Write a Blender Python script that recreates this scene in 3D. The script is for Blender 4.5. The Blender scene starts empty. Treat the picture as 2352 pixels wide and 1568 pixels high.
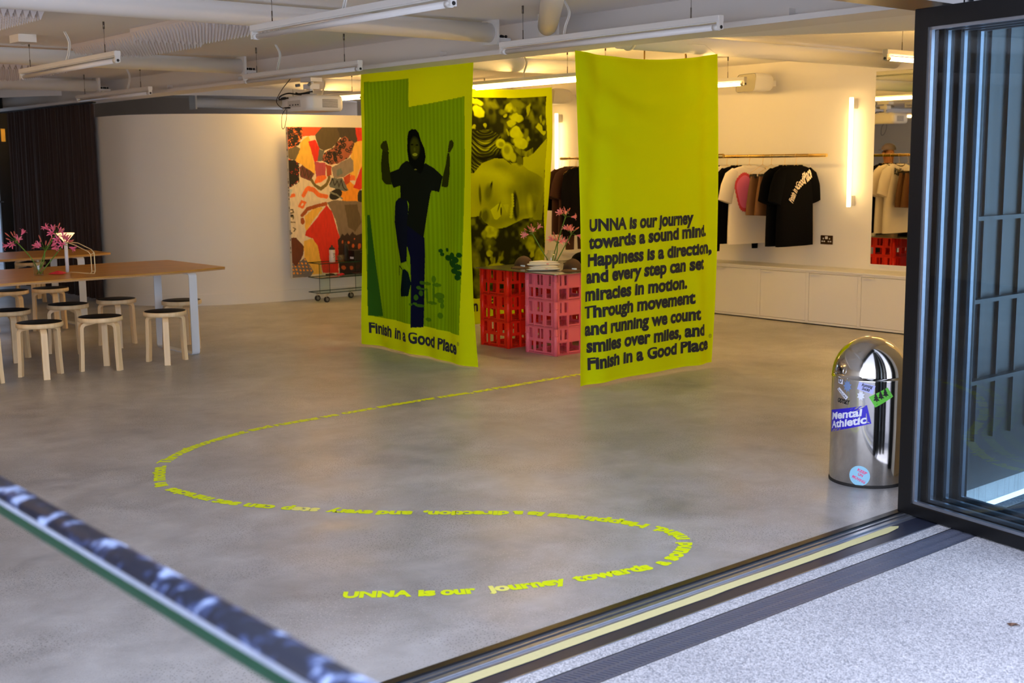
import bpy, bmesh, math, random
import numpy as np
from mathutils import Vector, Matrix, Euler

PI = math.pi
rnd = random.Random(11)
sc = bpy.context.scene
col = sc.collection

# ------------------------------------------------------------------ camera
cam_d = bpy.data.cameras.new('camera')
cam = bpy.data.objects.new('camera', cam_d)
col.objects.link(cam)
cam_d.sensor_width = 36.0
cam_d.lens = 43.32
cam_d.clip_start = 0.05
CAMROT = Matrix(((0.7613, 0.1011, -0.6404), (-0.6483, 0.1029, -0.7544), (-0.0104, 0.9896, 0.1436)))
cam.matrix_world = Matrix.Translation((0, 0, 1.65)) @ CAMROT.to_4x4()
cam_d.dof.use_dof = True
cam_d.dof.focus_distance = 7.5
cam_d.dof.aperture_fstop = 4.0
sc.camera = cam

# ------------------------------------------------------------------ sky and exposure
world = bpy.data.worlds.new('world')
sc.world = world
world.use_nodes = True
wn = world.node_tree
bg = wn.nodes['Background']
# overcast sky, brightest low over the rooftops opposite
_tc = wn.nodes.new('ShaderNodeTexCoord')
_sx = wn.nodes.new('ShaderNodeSeparateXYZ')
_rp = wn.nodes.new('ShaderNodeValToRGB')
wn.links.new(_tc.outputs['Generated'], _sx.inputs[0])
wn.links.new(_sx.outputs['Z'], _rp.inputs[0])
_e = _rp.color_ramp.elements
_e[0].position, _e[0].color = 0.0, (0.80, 0.84, 1.0, 1)
_e[1].position, _e[1].color = 1.0, (0.15, 0.17, 0.235, 1)
_q = _e.new(0.30); _q.color = (0.62, 0.66, 0.80, 1)
_q = _e.new(0.55); _q.color = (0.24, 0.26, 0.335, 1)
wn.links.new(_rp.outputs[0], bg.inputs['Color'])
bg.inputs['Strength'].default_value = 6.3
sc.view_settings.view_transform = 'Standard'
sc.view_settings.look = 'None'
sc.view_settings.gamma = 1.0
sc.view_settings.use_curve_mapping = False
sc.view_settings.exposure = 0.0
try:
    sc.cycles.use_denoising = True
    sc.cycles.max_bounces = 10
    sc.cycles.diffuse_bounces = 6
    sc.cycles.glossy_bounces = 4
    sc.cycles.transparent_max_bounces = 12
    sc.cycles.transmission_bounces = 6
    sc.cycles.caustics_reflective = False
    sc.cycles.caustics_refractive = False
    sc.cycles.sample_clamp_indirect = 6.0
except Exception:
    pass
TUBE_POWER = 84.0
LAMP_COL = (1.0, 0.585, 0.175)

# ------------------------------------------------------------------ materials
def lin(c):
    return tuple(((v / 255.0) / 12.92 if v / 255.0 <= 0.04045 else ((v / 255.0 + 0.055) / 1.055) ** 2.4) for v in c[:3])

def mat(name, rgb, rough=0.5, metal=0.0, spec=0.5, noise=None, bump=None, coat=0.0, emit=None, estr=0.0, sheen=0.0):
    """noise = (scale, amount) varies the colour, bump = (scale, strength)"""
    m = bpy.data.materials.new(name)
    m.use_nodes = True
    nt = m.node_tree
    b = nt.nodes['Principled BSDF']
    c = lin(rgb)
    b.inputs['Base Color'].default_value = (*c, 1)
    b.inputs['Roughness'].default_value = rough
    b.inputs['Metallic'].default_value = metal
    b.inputs['Specular IOR Level'].default_value = spec
    if coat:
        b.inputs['Coat Weight'].default_value = coat
        b.inputs['Coat Roughness'].default_value = 0.1
    if sheen:
        b.inputs['Sheen Weight'].default_value = sheen
    if emit:
        b.inputs['Emission Color'].default_value = (*emit, 1)
        b.inputs['Emission Strength'].default_value = estr
    if noise or bump:
        tc = nt.nodes.new('ShaderNodeTexCoord')
    if noise:
        n = nt.nodes.new('ShaderNodeTexNoise')
        n.inputs['Scale'].default_value = noise[0]
        n.inputs['Detail'].default_value = 4
        nt.links.new(tc.outputs['Object'], n.inputs['Vector'])
        r = nt.nodes.new('ShaderNodeMix'); r.data_type = 'RGBA'
        k = noise[1]
        r.inputs[6].default_value = (*[v * (1 - k) for v in c], 1)
        r.inputs[7].default_value = (*[min(1, v * (1 + k)) for v in c], 1)
        nt.links.new(n.outputs['Fac'], r.inputs[0])
        nt.links.new(r.outputs[2], b.inputs['Base Color'])
    if bump:
        n = nt.nodes.new('ShaderNodeTexNoise')
        n.inputs['Scale'].default_value = bump[0]
        n.inputs['Detail'].default_value = 3
        nt.links.new(tc.outputs['Object'], n.inputs['Vector'])
        bp = nt.nodes.new('ShaderNodeBump')
        bp.inputs['Strength'].default_value = bump[1]
        bp.inputs['Distance'].default_value = 0.01
        nt.links.new(n.outputs['Fac'], bp.inputs['Height'])
        nt.links.new(bp.outputs['Normal'], b.inputs['Normal'])
    return m

def glass(name, tint=(0.93, 0.97, 0.95), rough=0.0, refl=1.0, ior=1.5):
    m = bpy.data.materials.new(name)
    m.use_nodes = True
    nt = m.node_tree
    nt.nodes.clear()
    out = nt.nodes.new('ShaderNodeOutputMaterial')
    tr = nt.nodes.new('ShaderNodeBsdfTransparent'); tr.inputs[0].default_value = (*tint, 1)
    gl = nt.nodes.new('ShaderNodeBsdfGlossy'); gl.inputs['Roughness'].default_value = rough
    fr = nt.nodes.new('ShaderNodeLayerWeight'); fr.inputs[0].default_value = 0.5
    pw = nt.nodes.new('ShaderNodeMath'); pw.operation = 'POWER'; pw.inputs[1].default_value = 5.0
    mu = nt.nodes.new('ShaderNodeMath'); mu.operation = 'MULTIPLY_ADD'; mu.inputs[1].default_value = 0.95 * min(refl, 1.05); mu.inputs[2].default_value = 0.045 * refl; mu.use_clamp = True
    nt.links.new(fr.outputs['Facing'], pw.inputs[0])
    mx = nt.nodes.new('ShaderNodeMixShader')
    nt.links.new(pw.outputs[0], mu.inputs[0]); nt.links.new(mu.outputs[0], mx.inputs[0])
    nt.links.new(tr.outputs[0], mx.inputs[1]); nt.links.new(gl.outputs[0], mx.inputs[2])
    nt.links.new(mx.outputs[0], out.inputs[0])
    return m

def cloth_mat(name, rgb=None, attr=None, transl=0.3, trans_rgb=None):
    """woven cloth that lets some light through; the print comes from the Col attribute"""
    m = bpy.data.materials.new(name)
    m.use_nodes = True
    nt = m.node_tree
    nt.nodes.clear()
    out = nt.nodes.new('ShaderNodeOutputMaterial')
    d = nt.nodes.new('ShaderNodeBsdfDiffuse')
    t = nt.nodes.new('ShaderNodeBsdfTranslucent')
    mx = nt.nodes.new('ShaderNodeMixShader'); mx.inputs[0].default_value = transl
    if attr:
        a = nt.nodes.new('ShaderNodeAttribute'); a.attribute_name = attr
        nt.links.new(a.outputs['Color'], d.inputs[0]); nt.links.new(a.outputs['Color'], t.inputs[0])
    else:
        d.inputs[0].default_value = (*lin(rgb), 1); t.inputs[0].default_value = (*lin(trans_rgb or rgb), 1)
    nt.links.new(d.outputs[0], mx.inputs[1]); nt.links.new(t.outputs[0], mx.inputs[2])
    nt.links.new(mx.outputs[0], out.inputs[0])
    return m

def attr_mat(name, rough=0.6):
    m = mat(name, (200, 200, 200), rough)
    nt = m.node_tree
    a = nt.nodes.new('ShaderNodeAttribute'); a.attribute_name = 'Col'
    nt.links.new(a.outputs['Color'], nt.nodes['Principled BSDF'].inputs['Base Color'])
    return m

def concrete_floor():
    m = mat('polished_concrete', (150, 146, 142), 0.38, bump=(9.0, 0.02))
    nt = m.node_tree; b = nt.nodes['Principled BSDF']; L = nt.links
    tc = nt.nodes.new('ShaderNodeTexCoord')
    def noise(s, d=5, rough=0.55, dist=0.0):
        n = nt.nodes.new('ShaderNodeTexNoise'); n.inputs['Scale'].default_value = s; n.inputs['Detail'].default_value = d
        n.inputs['Roughness'].default_value = rough; n.inputs['Distortion'].default_value = dist
        L.new(tc.outputs['Object'], n.inputs['Vector']); return n
    def ramp(fac, stops):
        r = nt.nodes.new('ShaderNodeValToRGB')
        e = r.color_ramp.elements
        e[0].position, e[0].color = stops[0][0], (*stops[0][1], 1)
        e[1].position, e[1].color = stops[1][0], (*stops[1][1], 1)
        for p, c in stops[2:]:
            q = e.new(p); q.color = (*c, 1)
        L.new(fac, r.inputs[0]); return r
    def mix(f, a, bb, mode='MIX'):
        x = nt.nodes.new('ShaderNodeMix'); x.data_type = 'RGBA'; x.blend_type = mode
        if isinstance(f, float): x.inputs[0].default_value = f
        else: L.new(f, x.inputs[0])
        for i, v in ((6, a), (7, bb)):
            if isinstance(v, tuple): x.inputs[i].default_value = (*v, 1)
            else: L.new(v, x.inputs[i])
        return x.outputs[2]
    big = ramp(noise(0.9, 6, 0.6, 0.6).outputs['Fac'], [(0.30, (0.335, 0.33, 0.325)), (0.68, (0.52, 0.515, 0.51)), (0.5, (0.43, 0.422, 0.418))])
    mid = ramp(noise(5.0, 7, 0.65, 0.3).outputs['Fac'], [(0.3, (0.80, 0.80, 0.80)), (0.7, (1.12, 1.12, 1.12))])
    c = mix(1.0, big.outputs[0], mid.outputs[0], 'MULTIPLY')
    # worn stains
    st = ramp(noise(1.7, 4, 0.5, 0.3).outputs['Fac'], [(0.60, (0, 0, 0)), (0.72, (1, 1, 1))])
    c = mix(st.outputs[0], c, mix(1.0, c, (0.80, 0.80, 0.83), 'MULTIPLY'))
    # aggregate specks
    for scale, thr, colr, seedoff in ((55.0, 0.16, (0.07, 0.06, 0.055), 0.0), (34.0, 0.10, (0.62, 0.60, 0.57), 7.0), (80.0, 0.13, (0.16, 0.10, 0.07), 19.0)):
        mp = nt.nodes.new('ShaderNodeMapping'); mp.inputs['Location'].default_value = (seedoff, seedoff * 0.7, 0)
        L.new(tc.outputs['Object'], mp.inputs[0])
        v = nt.nodes.new('ShaderNodeTexVoronoi'); v.inputs['Scale'].default_value = scale; v.voronoi_dimensions = '2D'
        L.new(mp.outputs[0], v.inputs['Vector'])
        r = ramp(v.outputs['Distance'], [(thr * 0.6, (1, 1, 1)), (thr, (0, 0, 0))])
        n2 = nt.nodes.new('ShaderNodeTexNoise'); n2.inputs['Scale'].default_value = 2.2; L.new(mp.outputs[0], n2.inputs['Vector'])
        r2 = ramp(n2.outputs['Fac'], [(0.42, (0, 0, 0)), (0.62, (0.85, 0.85, 0.85))])
        f = mix(1.0, r.outputs[0], r2.outputs[0], 'MULTIPLY')
        c = mix(f, c, colr)
    L.new(c, b.inputs['Base Color'])
    rr = ramp(noise(2.5, 5).outputs['Fac'], [(0.3, (0.30, 0.30, 0.30)), (0.7, (0.48, 0.48, 0.48))])
    L.new(rr.outputs[0], b.inputs['Roughness'])
    return m

def gravel_mat():
    m = mat('resin_gravel', (190, 192, 200), 0.8)
    nt = m.node_tree; b = nt.nodes['Principled BSDF']; L = nt.links
    tc = nt.nodes.new('ShaderNodeTexCoord')
    v = nt.nodes.new('ShaderNodeTexVoronoi'); v.inputs['Scale'].default_value = 190
    L.new(tc.outputs['Object'], v.inputs['Vector'])
    bw = nt.nodes.new('ShaderNodeRGBToBW'); L.new(v.outputs['Color'], bw.inputs[0])
    r = nt.nodes.new('ShaderNodeValToRGB'); e = r.color_ramp.elements
    e[0].position = 0.15; e[0].color = (0.30, 0.31, 0.34, 1); e[1].position = 0.8; e[1].color = (0.80, 0.80, 0.82, 1)
    L.new(bw.outputs[0], r.inputs[0])
    n = nt.nodes.new('ShaderNodeTexNoise'); n.inputs['Scale'].default_value = 1.4; n.inputs['Detail'].default_value = 5
    L.new(tc.outputs['Object'], n.inputs['Vector'])
    r2 = nt.nodes.new('ShaderNodeValToRGB'); e = r2.color_ramp.elements
    e[0].position = 0.3; e[0].color = (0.82, 0.82, 0.84, 1); e[1].position = 0.7; e[1].color = (1.06, 1.06, 1.06, 1)
    L.new(n.outputs['Fac'], r2.inputs[0])
    x = nt.nodes.new('ShaderNodeMix'); x.data_type = 'RGBA'; x.blend_type = 'MULTIPLY'; x.inputs[0].default_value = 1
    L.new(r.outputs[0], x.inputs[6]); L.new(r2.outputs[0], x.inputs[7]); L.new(x.outputs[2], b.inputs['Base Color'])
    bp = nt.nodes.new('ShaderNodeBump'); bp.inputs['Strength'].default_value = 0.5; bp.inputs['Distance'].default_value = 0.004
    L.new(v.outputs['Distance'], bp.inputs['Height']); L.new(bp.outputs[0], b.inputs['Normal'])
    return m

def wood_mat(name, dark, light, scale=6.0, axis=0, rough=0.4):
    m = mat(name, light, rough)
    nt = m.node_tree; b = nt.nodes['Principled BSDF']; L = nt.links
    tc = nt.nodes.new('ShaderNodeTexCoord')
    mp = nt.nodes.new('ShaderNodeMapping')
    s = [scale * 6] * 3; s[axis] = scale * 0.35
    mp.inputs['Scale'].default_value = s
    L.new(tc.outputs['Object'], mp.inputs[0])
    n = nt.nodes.new('ShaderNodeTexNoise'); n.inputs['Scale'].default_value = 1.0; n.inputs['Detail'].default_value = 6; n.inputs['Distortion'].default_value = 0.4
    L.new(mp.outputs[0], n.inputs['Vector'])
    r = nt.nodes.new('ShaderNodeValToRGB'); e = r.color_ramp.elements
    e[0].position = 0.3; e[0].color = (*lin(dark), 1); e[1].position = 0.7; e[1].color = (*lin(light), 1)
    L.new(n.outputs['Fac'], r.inputs[0]); L.new(r.outputs[0], b.inputs['Base Color'])
    return m

def flaked_paint(name, base, fleck, scale=14.0):
    m = mat(name, base, 0.45)
    nt = m.node_tree; b = nt.nodes['Principled BSDF']; L = nt.links
    tc = nt.nodes.new('ShaderNodeTexCoord')
    n = nt.nodes.new('ShaderNodeTexNoise'); n.inputs['Scale'].default_value = scale; n.inputs['Detail'].default_value = 3
    L.new(tc.outputs['Object'], n.inputs['Vector'])
    r = nt.nodes.new('ShaderNodeValToRGB'); e = r.color_ramp.elements
    e[0].position = 0.50; e[0].color = (*lin(base), 1); e[1].position = 0.67; e[1].color = (*lin(fleck), 1)
    q = e.new(0.58); q.color = (*lin((56, 70, 112)), 1)
    L.new(n.outputs['Fac'], r.inputs[0]); L.new(r.outputs[0], b.inputs['Base Color'])
    return m

M = dict(
    floor=concrete_floor(), gravel=gravel_mat(),
    wall=mat('wall_paint', (232, 228, 218), 0.85, bump=(60, 0.03)),
    ceil=mat('ceiling_paint', (246, 244, 242), 0.9),
    steel=mat('beam_paint', (232, 229, 226), 0.6),
    duct=mat('duct_paint', (238, 237, 236), 0.6),
    foam=mat('acoustic_foam', (214, 208, 208), 0.95),
    dark_slab=mat('shaded_concrete', (92, 78, 62), 0.9, noise=(2, 0.2)),  # dark colour carries the shade where no lamps reach
    white=mat('white_paint', (225, 224, 220), 0.45),
    white_metal=mat('white_powder_coat', (214, 220, 228), 0.45),
    batten=mat('batten_enamel', (222, 220, 216), 0.35),
    tube_off=mat('unlit_tube', (232, 230, 228), 0.25),
    tube_on=mat('lit_tube', (255, 250, 240), 0.4, emit=LAMP_COL, estr=TUBE_POWER), tube_side=mat('lit_tube_at_side', (255, 250, 240), 0.4, emit=LAMP_COL, estr=40.0), tube_wallside=mat('lit_tube_by_wall', (255, 250, 240), 0.4, emit=LAMP_COL, estr=34.0),
    cap=mat('lamp_cap', (185, 182, 176), 0.3, 0.6),
    wire=mat('steel_wire', (120, 112, 104), 0.35, 0.9),
    chrome=mat('chrome', (225, 225, 225), 0.12, 1.0),
    bin_steel=mat('polished_steel', (214, 210, 204), 0.10, 1.0, bump=(5, 0.015)),
    brass=mat('brass', (196, 160, 84), 0.25, 1.0),
    brass_bright=mat('bright_brass', (240, 200, 110), 0.4, 0.7),  # wire hangers; on the rail end it paints the lamp's gleam
    black_alu=mat('black_aluminium', (14, 15, 18), 0.35, 0.2),
    grey_alu=mat('grey_aluminium', (150, 156, 168), 0.3, 0.8, noise=(30, 0.15)),
    dark_plate=mat('dark_sill', (46, 52, 72), 0.4, 0.3, noise=(40, 0.25)),
    tape=mat('masking_tape', (226, 218, 160), 0.7, noise=(60, 0.06)),
    grate=mat('iron_grate', (104, 110, 130), 0.45, 0.3),
    black=mat('black', (8, 8, 8), 0.6),
    rubber=mat('rubber', (26, 25, 25), 0.7),
    grey_plastic=mat('grey_plastic', (120, 120, 116), 0.5),
    door_glass=glass('door_glass', (0.70, 0.80, 0.85), refl=1.5),
    shelf_glass=glass('shelf_glass', (0.86, 0.95, 0.89), refl=1.1),
    clear_glass=glass('clear_glass', (0.96, 0.98, 0.97), refl=1.2),
    glass_edge=mat('glass_edge', (10, 52, 36), 0.15),
    mirror=mat('mirror', (238, 236, 228), 0.015, 1.0),
    clad=mat('dark_cladding', (6, 8, 10), 0.35),
    clad2=mat('teal_panel', (24, 34, 38), 0.5),
    clad3=mat('blue_grey_panel', (14, 20, 27), 0.4),
    white_wall=mat('outside_render', (205, 214, 228), 0.9),
    oak=wood_mat('oak_veneer', (168, 118, 44), (206, 152, 62), 5.0, 0, 0.36),
    ply=mat('ply_edge', (176, 138, 96), 0.6, noise=(90, 0.25)),
    birch=wood_mat('birch', (222, 190, 140), (238, 212, 168), 4.0, 2, 0.42),
    lino=mat('black_linoleum', (7, 7, 7), 0.6, spec=0.25),
    curtain=mat('dark_curtain', (56, 40, 36), 0.95, noise=(30, 0.1), sheen=0.2),
    stem=mat('flower_stem', (86, 128, 40), 0.5),
    petal=mat('pink_petal', (238, 120, 158), 0.5, noise=(60, 0.12)),
    petal2=mat('pale_pink_petal', (246, 150, 156), 0.5, noise=(60, 0.12)),
    bud=mat('flower_bud', (196, 104, 92), 0.55),
    red_cloth=mat('red_cloth', (206, 38, 52), 0.8),
    shade=mat('lit_shade', (250, 232, 205), 0.5, emit=(1.0, 0.62, 0.30), estr=1.5),
    crate_red=mat('red_crate', (252, 40, 16), 0.42),
    crate_pink=mat('pink_crate', (240, 110, 132), 0.42),
    sheet=mat('metal_sheet', (150, 146, 138), 0.22, 0.85),
    canvas=attr_mat('canvas_paint', 0.55), canvas_edge=mat('canvas_edge', (222, 212, 190), 0.8),
    banner_cloth=cloth_mat('banner_cloth', attr='Col', transl=0.26),
    lime=cloth_mat('lime_cloth', (196, 218, 12), transl=0.30),
    ink=mat('print_ink', (20, 24, 34), 0.8), 
    black_cloth=mat('black_jersey', (5, 5, 6), 0.95, spec=0.08),
    navy_cloth=mat('dark_cotton', (16, 15, 15), 0.95, spec=0.1),
    white_cloth=mat('white_jersey', (236, 226, 208), 0.95, noise=(8, 0.03)),
    brown_cloth=mat('brown_nylon', (98, 62, 26), 0.7, noise=(10, 0.1)),
    dark_brown=mat('dark_brown_jersey', (70, 40, 24), 0.9),
    cap_brown=mat('brown_cap_cloth', (62, 40, 26), 0.8, noise=(30, 0.12)),
    print_white=mat('white_print', (244, 226, 200), 0.8),
    print_pink=mat('pink_print', (236, 112, 150), 0.8),
    print_red=mat('red_print', (216, 70, 78), 0.8),
    reflective=mat('reflective_tab', (230, 240, 250), 0.3, emit=(0.8, 0.9, 1.0), estr=0.0),
    floor_vinyl=mat('yellow_green_vinyl', (236, 255, 0), 0.5, emit=(0.52, 0.95, 0.0), estr=0.0),
    floor_vinyl_pale=mat('pale_vinyl', (255, 252, 130), 0.45),
    projector=mat('projector_shell', (226, 222, 214), 0.4),
    vent=mat('vent_slots', (110, 104, 96), 0.6),
    lens=mat('lens_glass', (8, 8, 12), 0.05, 0.0, coat=1.0),
    speaker_grille=mat('speaker_grille', (170, 166, 146), 0.7),
    bronze=mat('bronze_plate', (76, 54, 28), 0.35, 0.6),
    green_rail=mat('dark_green_paint', (10, 62, 42), 0.4, noise=(20, 0.2)),
    rail_top=flaked_paint('flaking_black_paint', (22, 26, 44), (176, 196, 236), 26.0),
    rail_edge=mat('worn_edge', (150, 158, 176), 0.5, noise=(18, 0.3)),
    st_purple=mat('purple_sticker', (42, 30, 190), 0.4), st_white=mat('white_sticker', (222, 226, 240), 0.4),
    st_green=mat('green_sticker', (96, 190, 60), 0.4), st_blue=mat('pale_blue_sticker', (150, 208, 236), 0.4),
    st_pink=mat('pink_ink', (236, 82, 140), 0.5), st_lilac=mat('lilac_sticker', (178, 184, 240), 0.3),
    st_steel=mat('blue_grey_sticker', (112, 136, 180), 0.4),
    skin=mat('skin', (150, 96, 66), 0.6), hat=mat('grey_cap_cloth', (92, 82, 92), 0.8),
    outdoor_lamp=mat('outdoor_lamp', (255, 255, 255), 0.4, emit=(0.9, 0.95, 1.0), estr=8.0),
    white_plastic=mat('white_plastic', (232, 230, 226), 0.4),
    bottle_white=mat('white_bottle', (228, 214, 204), 0.35), bowl=glass('frosted_bowl', (0.85, 0.82, 0.72), rough=0.2, refl=1.4),
    leaf=mat('dry_leaf', (98, 68, 50), 0.8),
)

# ------------------------------------------------------------------ mesh builder
class MB:
    def __init__(s):
        s.v = []; s.f = []; s.mi = []; s.sm = []
    def add(s, vs, fs, mi=0, smooth=False):
        o = len(s.v)
        s.v += [tuple(v) for v in vs]
        for f in fs:
            s.f.append(tuple(i + o for i in f)); s.mi.append(mi); s.sm.append(smooth)
        return s
    def box(s, x0, y0, z0, x1, y1, z1, mi=0):
        vs = [(x, y, z) for x in (x0, x1) for y in (y0, y1) for z in (z0, z1)]
        return s.add(vs, [(0, 1, 3, 2), (4, 6, 7, 5), (0, 4, 5, 1), (2, 3, 7, 6), (0, 2, 6, 4), (1, 5, 7, 3)], mi)
    def obox(s, c, size, rot=None, mi=0):
        q = rot if rot is not None else Matrix.Identity(3)
        h = Vector(size) / 2
        vs = [Vector(c) + q @ Vector((x * h.x, y * h.y, z * h.z)) for x in (-1, 1) for y in (-1, 1) for z in (-1, 1)]
        return s.add(vs, [(0, 1, 3, 2), (4, 6, 7, 5), (0, 4, 5, 1), (2, 3, 7, 6), (0, 2, 6, 4), (1, 5, 7, 3)], mi)
    def tube(s, pts, r, n=8, caps=True, mi=0, smooth=True, closed=False):
        pts = [Vector(p) for p in pts]
        rs = r if isinstance(r, (list, tuple)) else [r] * len(pts)
        N = len(pts)
        T = []
        for i in range(N):
            a = pts[(i - 1) % N] if (closed or i > 0) else pts[i]
            b = pts[(i + 1) % N] if (closed or i < N - 1) else pts[i]
            t = (b - a)
            T.append(t.normalized() if t.length > 1e-9 else Vector((0, 0, 1)))
        up = Vector((0, 0, 1)) if abs(T[0].z) < 0.9 else Vector((1, 0, 0))
        u = T[0].cross(up).normalized()
        vs = []
        for i in range(N):
            u = (u - T[i] * u.dot(T[i]))
            u = u.normalized() if u.length > 1e-6 else T[i].orthogonal().normalized()
            w = T[i].cross(u)
            for k in range(n):
                a = 2 * PI * k / n
                vs.append(pts[i] + (u * math.cos(a) + w * math.sin(a)) * rs[i])
        fs = []
        for i in range(N if closed else N - 1):
            for k in range(n):
                j = (i + 1) % N
                fs.append((i * n + k, i * n + (k + 1) % n, j * n + (k + 1) % n, j * n + k))
        if caps and not closed:
            s.add(vs, fs, mi, smooth)
            o = len(s.v) - len(vs)
            s.f.append(tuple(o + k for k in reversed(range(n)))); s.mi.append(mi); s.sm.append(False)
            s.f.append(tuple(o + (N - 1) * n + k for k in range(n))); s.mi.append(mi); s.sm.append(False)
            return s
        return s.add(vs, fs, mi, smooth)
    def cyl(s, p0, p1, r, r1=None, n=20, mi=0):
        return s.tube([p0, p1], [r, r if r1 is None else r1], n, True, mi)
    def lathe(s, prof, c=(0, 0, 0), n=28, mi=0, smooth=True, axis=None, a0=0.0, a1=2 * PI):
        full = abs(a1 - a0 - 2 * PI) < 1e-6
        m = n if full else n + 1
        vs = []
        q = axis or Matrix.Identity(3)
        for r, z in prof:
            for k in range(m):
                a = a0 + (a1 - a0) * k / n
                vs.append(Vector(c) + q @ Vector((r * math.cos(a), r * math.sin(a), z)))
        fs = []
        for i in range(len(prof) - 1):
            for k in range(n):
                k2 = (k + 1) % m
                fs.append((i * m + k, i * m + k2, (i + 1) * m + k2, (i + 1) * m + k))
        return s.add(vs, fs, mi, smooth)
    def prism(s, poly, h0, h1, fn=None, mi=0, mi_side=None, smooth_side=False):
        """poly in (a,b), extruded between h0 and h1; fn(a,b,h) -> point"""
        fn = fn or (lambda a, b, h: (a, b, h))
        n = len(poly)
        vs = [fn(a, b, h0) for a, b in poly] + [fn(a, b, h1) for a, b in poly]
        s.add(vs, [tuple(reversed(range(n))), tuple(range(n, 2 * n))], mi)
        o = len(s.v) - 2 * n
        for i in range(n):
            j = (i + 1) % n
            s.f.append((o + i, o + j, o + n + j, o + n + i)); s.mi.append(mi if mi_side is None else mi_side); s.sm.append(smooth_side)
        return s
    def panel(s, w, h, t, holes, fn, mi=0):
        """flat panel w x h, thickness t, with rectangular holes (x0,z0,x1,z1); fn(x,z,d)"""
        xs = sorted({0, w, *[q[0] for q in holes], *[q[2] for q in holes]})
        zs = sorted({0, h, *[q[1] for q in holes], *[q[3] for q in holes]})
        def solid(i, j):
            if i < 0 or j < 0 or i >= len(xs) - 1 or j >= len(zs) - 1: return False
            x = (xs[i] + xs[i + 1]) / 2; z = (zs[j] + zs[j + 1]) / 2
            return not any(q[0] < x < q[2] and q[1] < z < q[3] for q in holes)
        for i in range(len(xs) - 1):
            for j in range(len(zs) - 1):
                if not solid(i, j): continue
                x0, x1, z0, z1 = xs[i], xs[i + 1], zs[j], zs[j + 1]
                P = [fn(x0, z0, 0), fn(x1, z0, 0), fn(x1, z1, 0), fn(x0, z1, 0), fn(x0, z0, t), fn(x1, z0, t), fn(x1, z1, t), fn(x0, z1, t)]
                fs = [(3, 2, 1, 0), (4, 5, 6, 7)]
                if not solid(i - 1, j): fs.append((0, 4, 7, 3))
                if not solid(i + 1, j): fs.append((1, 2, 6, 5))
                if not solid(i, j - 1): fs.append((0, 1, 5, 4))
                if not solid(i, j + 1): fs.append((3, 7, 6, 2))
                s.add(P, fs, mi)
        return s
    def grid(s, nu, nv, fn, mi=0, smooth=True, wrap=False):
        vs = [fn(i / (nu - (0 if wrap else 1)), j / (nv - 1)) for j in range(nv) for i in range(nu)]
        fs = []
        for j in range(nv - 1):
            for i in range(nu if wrap else nu - 1):
                k = (i + 1) % nu
                fs.append((j * nu + i, j * nu + k, (j + 1) * nu + k, (j + 1) * nu + i))
        return s.add(vs, fs, mi, smooth)
    def ball(s, c, r, n=12, m=8, mi=0):
        rx, ry, rz = r if isinstance(r, (tuple, list)) else (r, r, r)
        return s.grid(n, m, lambda u, v: (c[0] + rx * math.cos(2 * PI * u) * math.sin(PI * (0.001 + 0.998 * v)), c[1] + ry * math.sin(2 * PI * u) * math.sin(PI * (0.001 + 0.998 * v)), c[2] + rz * math.cos(PI * v)), mi, True, True)
    def build(s, name, mats, parent=None, world=False, bevel=0.0):
        me = bpy.data.meshes.new(name)
        vs = s.v
        if world and parent is not None:
            p = parent
            while p.parent: p = p.parent
            inv = (Matrix.Translation(p.location) @ p.rotation_euler.to_matrix().to_4x4()).inverted()
            vs = [tuple(inv @ Vector(v)) for v in vs]
        me.from_pydata(vs, [], s.f)
        for m_ in (mats if isinstance(mats, (list, tuple)) else [mats]):
            me.materials.append(m_)
        me.polygons.foreach_set('material_index', s.mi)
        me.polygons.foreach_set('use_smooth', s.sm)
        bm = bmesh.new(); bm.from_mesh(me)
        bmesh.ops.recalc_face_normals(bm, faces=bm.faces)
        bm.to_mesh(me); bm.free()
        o = bpy.data.objects.new(name, me)
        col.objects.link(o)
        if parent is not None: o.parent = parent
        if bevel:
            b = o.modifiers.new('bevel', 'BEVEL'); b.width = bevel; b.segments = 2; b.limit_method = 'ANGLE'; b.angle_limit = 0.7
        return o

def tag(o, label, cat, group=None, kind=None):
    o['label'] = label; o['category'] = cat
    if group: o['group'] = group
    if kind: o['kind'] = kind
    return o

def thing(name, loc, label, cat, group=None, rz=0.0, kind=None):
    o = bpy.data.objects.new(name, None)
    o.empty_display_size = 0.1
    col.objects.link(o)
    o.location = loc; o.rotation_euler = (0, 0, rz)
    return tag(o, label, cat, group, kind)

def copy_tree(o, parent=None, label=None, group=None):
    c = o.copy()
    col.objects.link(c)
    if parent is not None: c.parent = parent
    for ch in [x for x in bpy.data.objects if x.parent == o]:
        copy_tree(ch, c)
    if label: c['label'] = label
    if group: c['group'] = group
    return c

def struct(mb, name, m, label, cat, **k):
    return tag(mb.build(name, m, **k), label, cat, kind='structure')

def arc(c, r, a0, a1, n):
    return [(c[0] + r * math.cos(a0 + (a1 - a0) * i / n), c[1] + r * math.sin(a0 + (a1 - a0) * i / n)) for i in range(n + 1)]

def rrect(x0, y0, x1, y1, r, n=5):
    return (arc((x1 - r, y1 - r), r, 0, PI / 2, n) + arc((x0 + r, y1 - r), r, PI / 2, PI, n) + arc((x0 + r, y0 + r), r, PI, 1.5 * PI, n) + arc((x1 - r, y0 + r), r, 1.5 * PI, 2 * PI, n))

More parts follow.
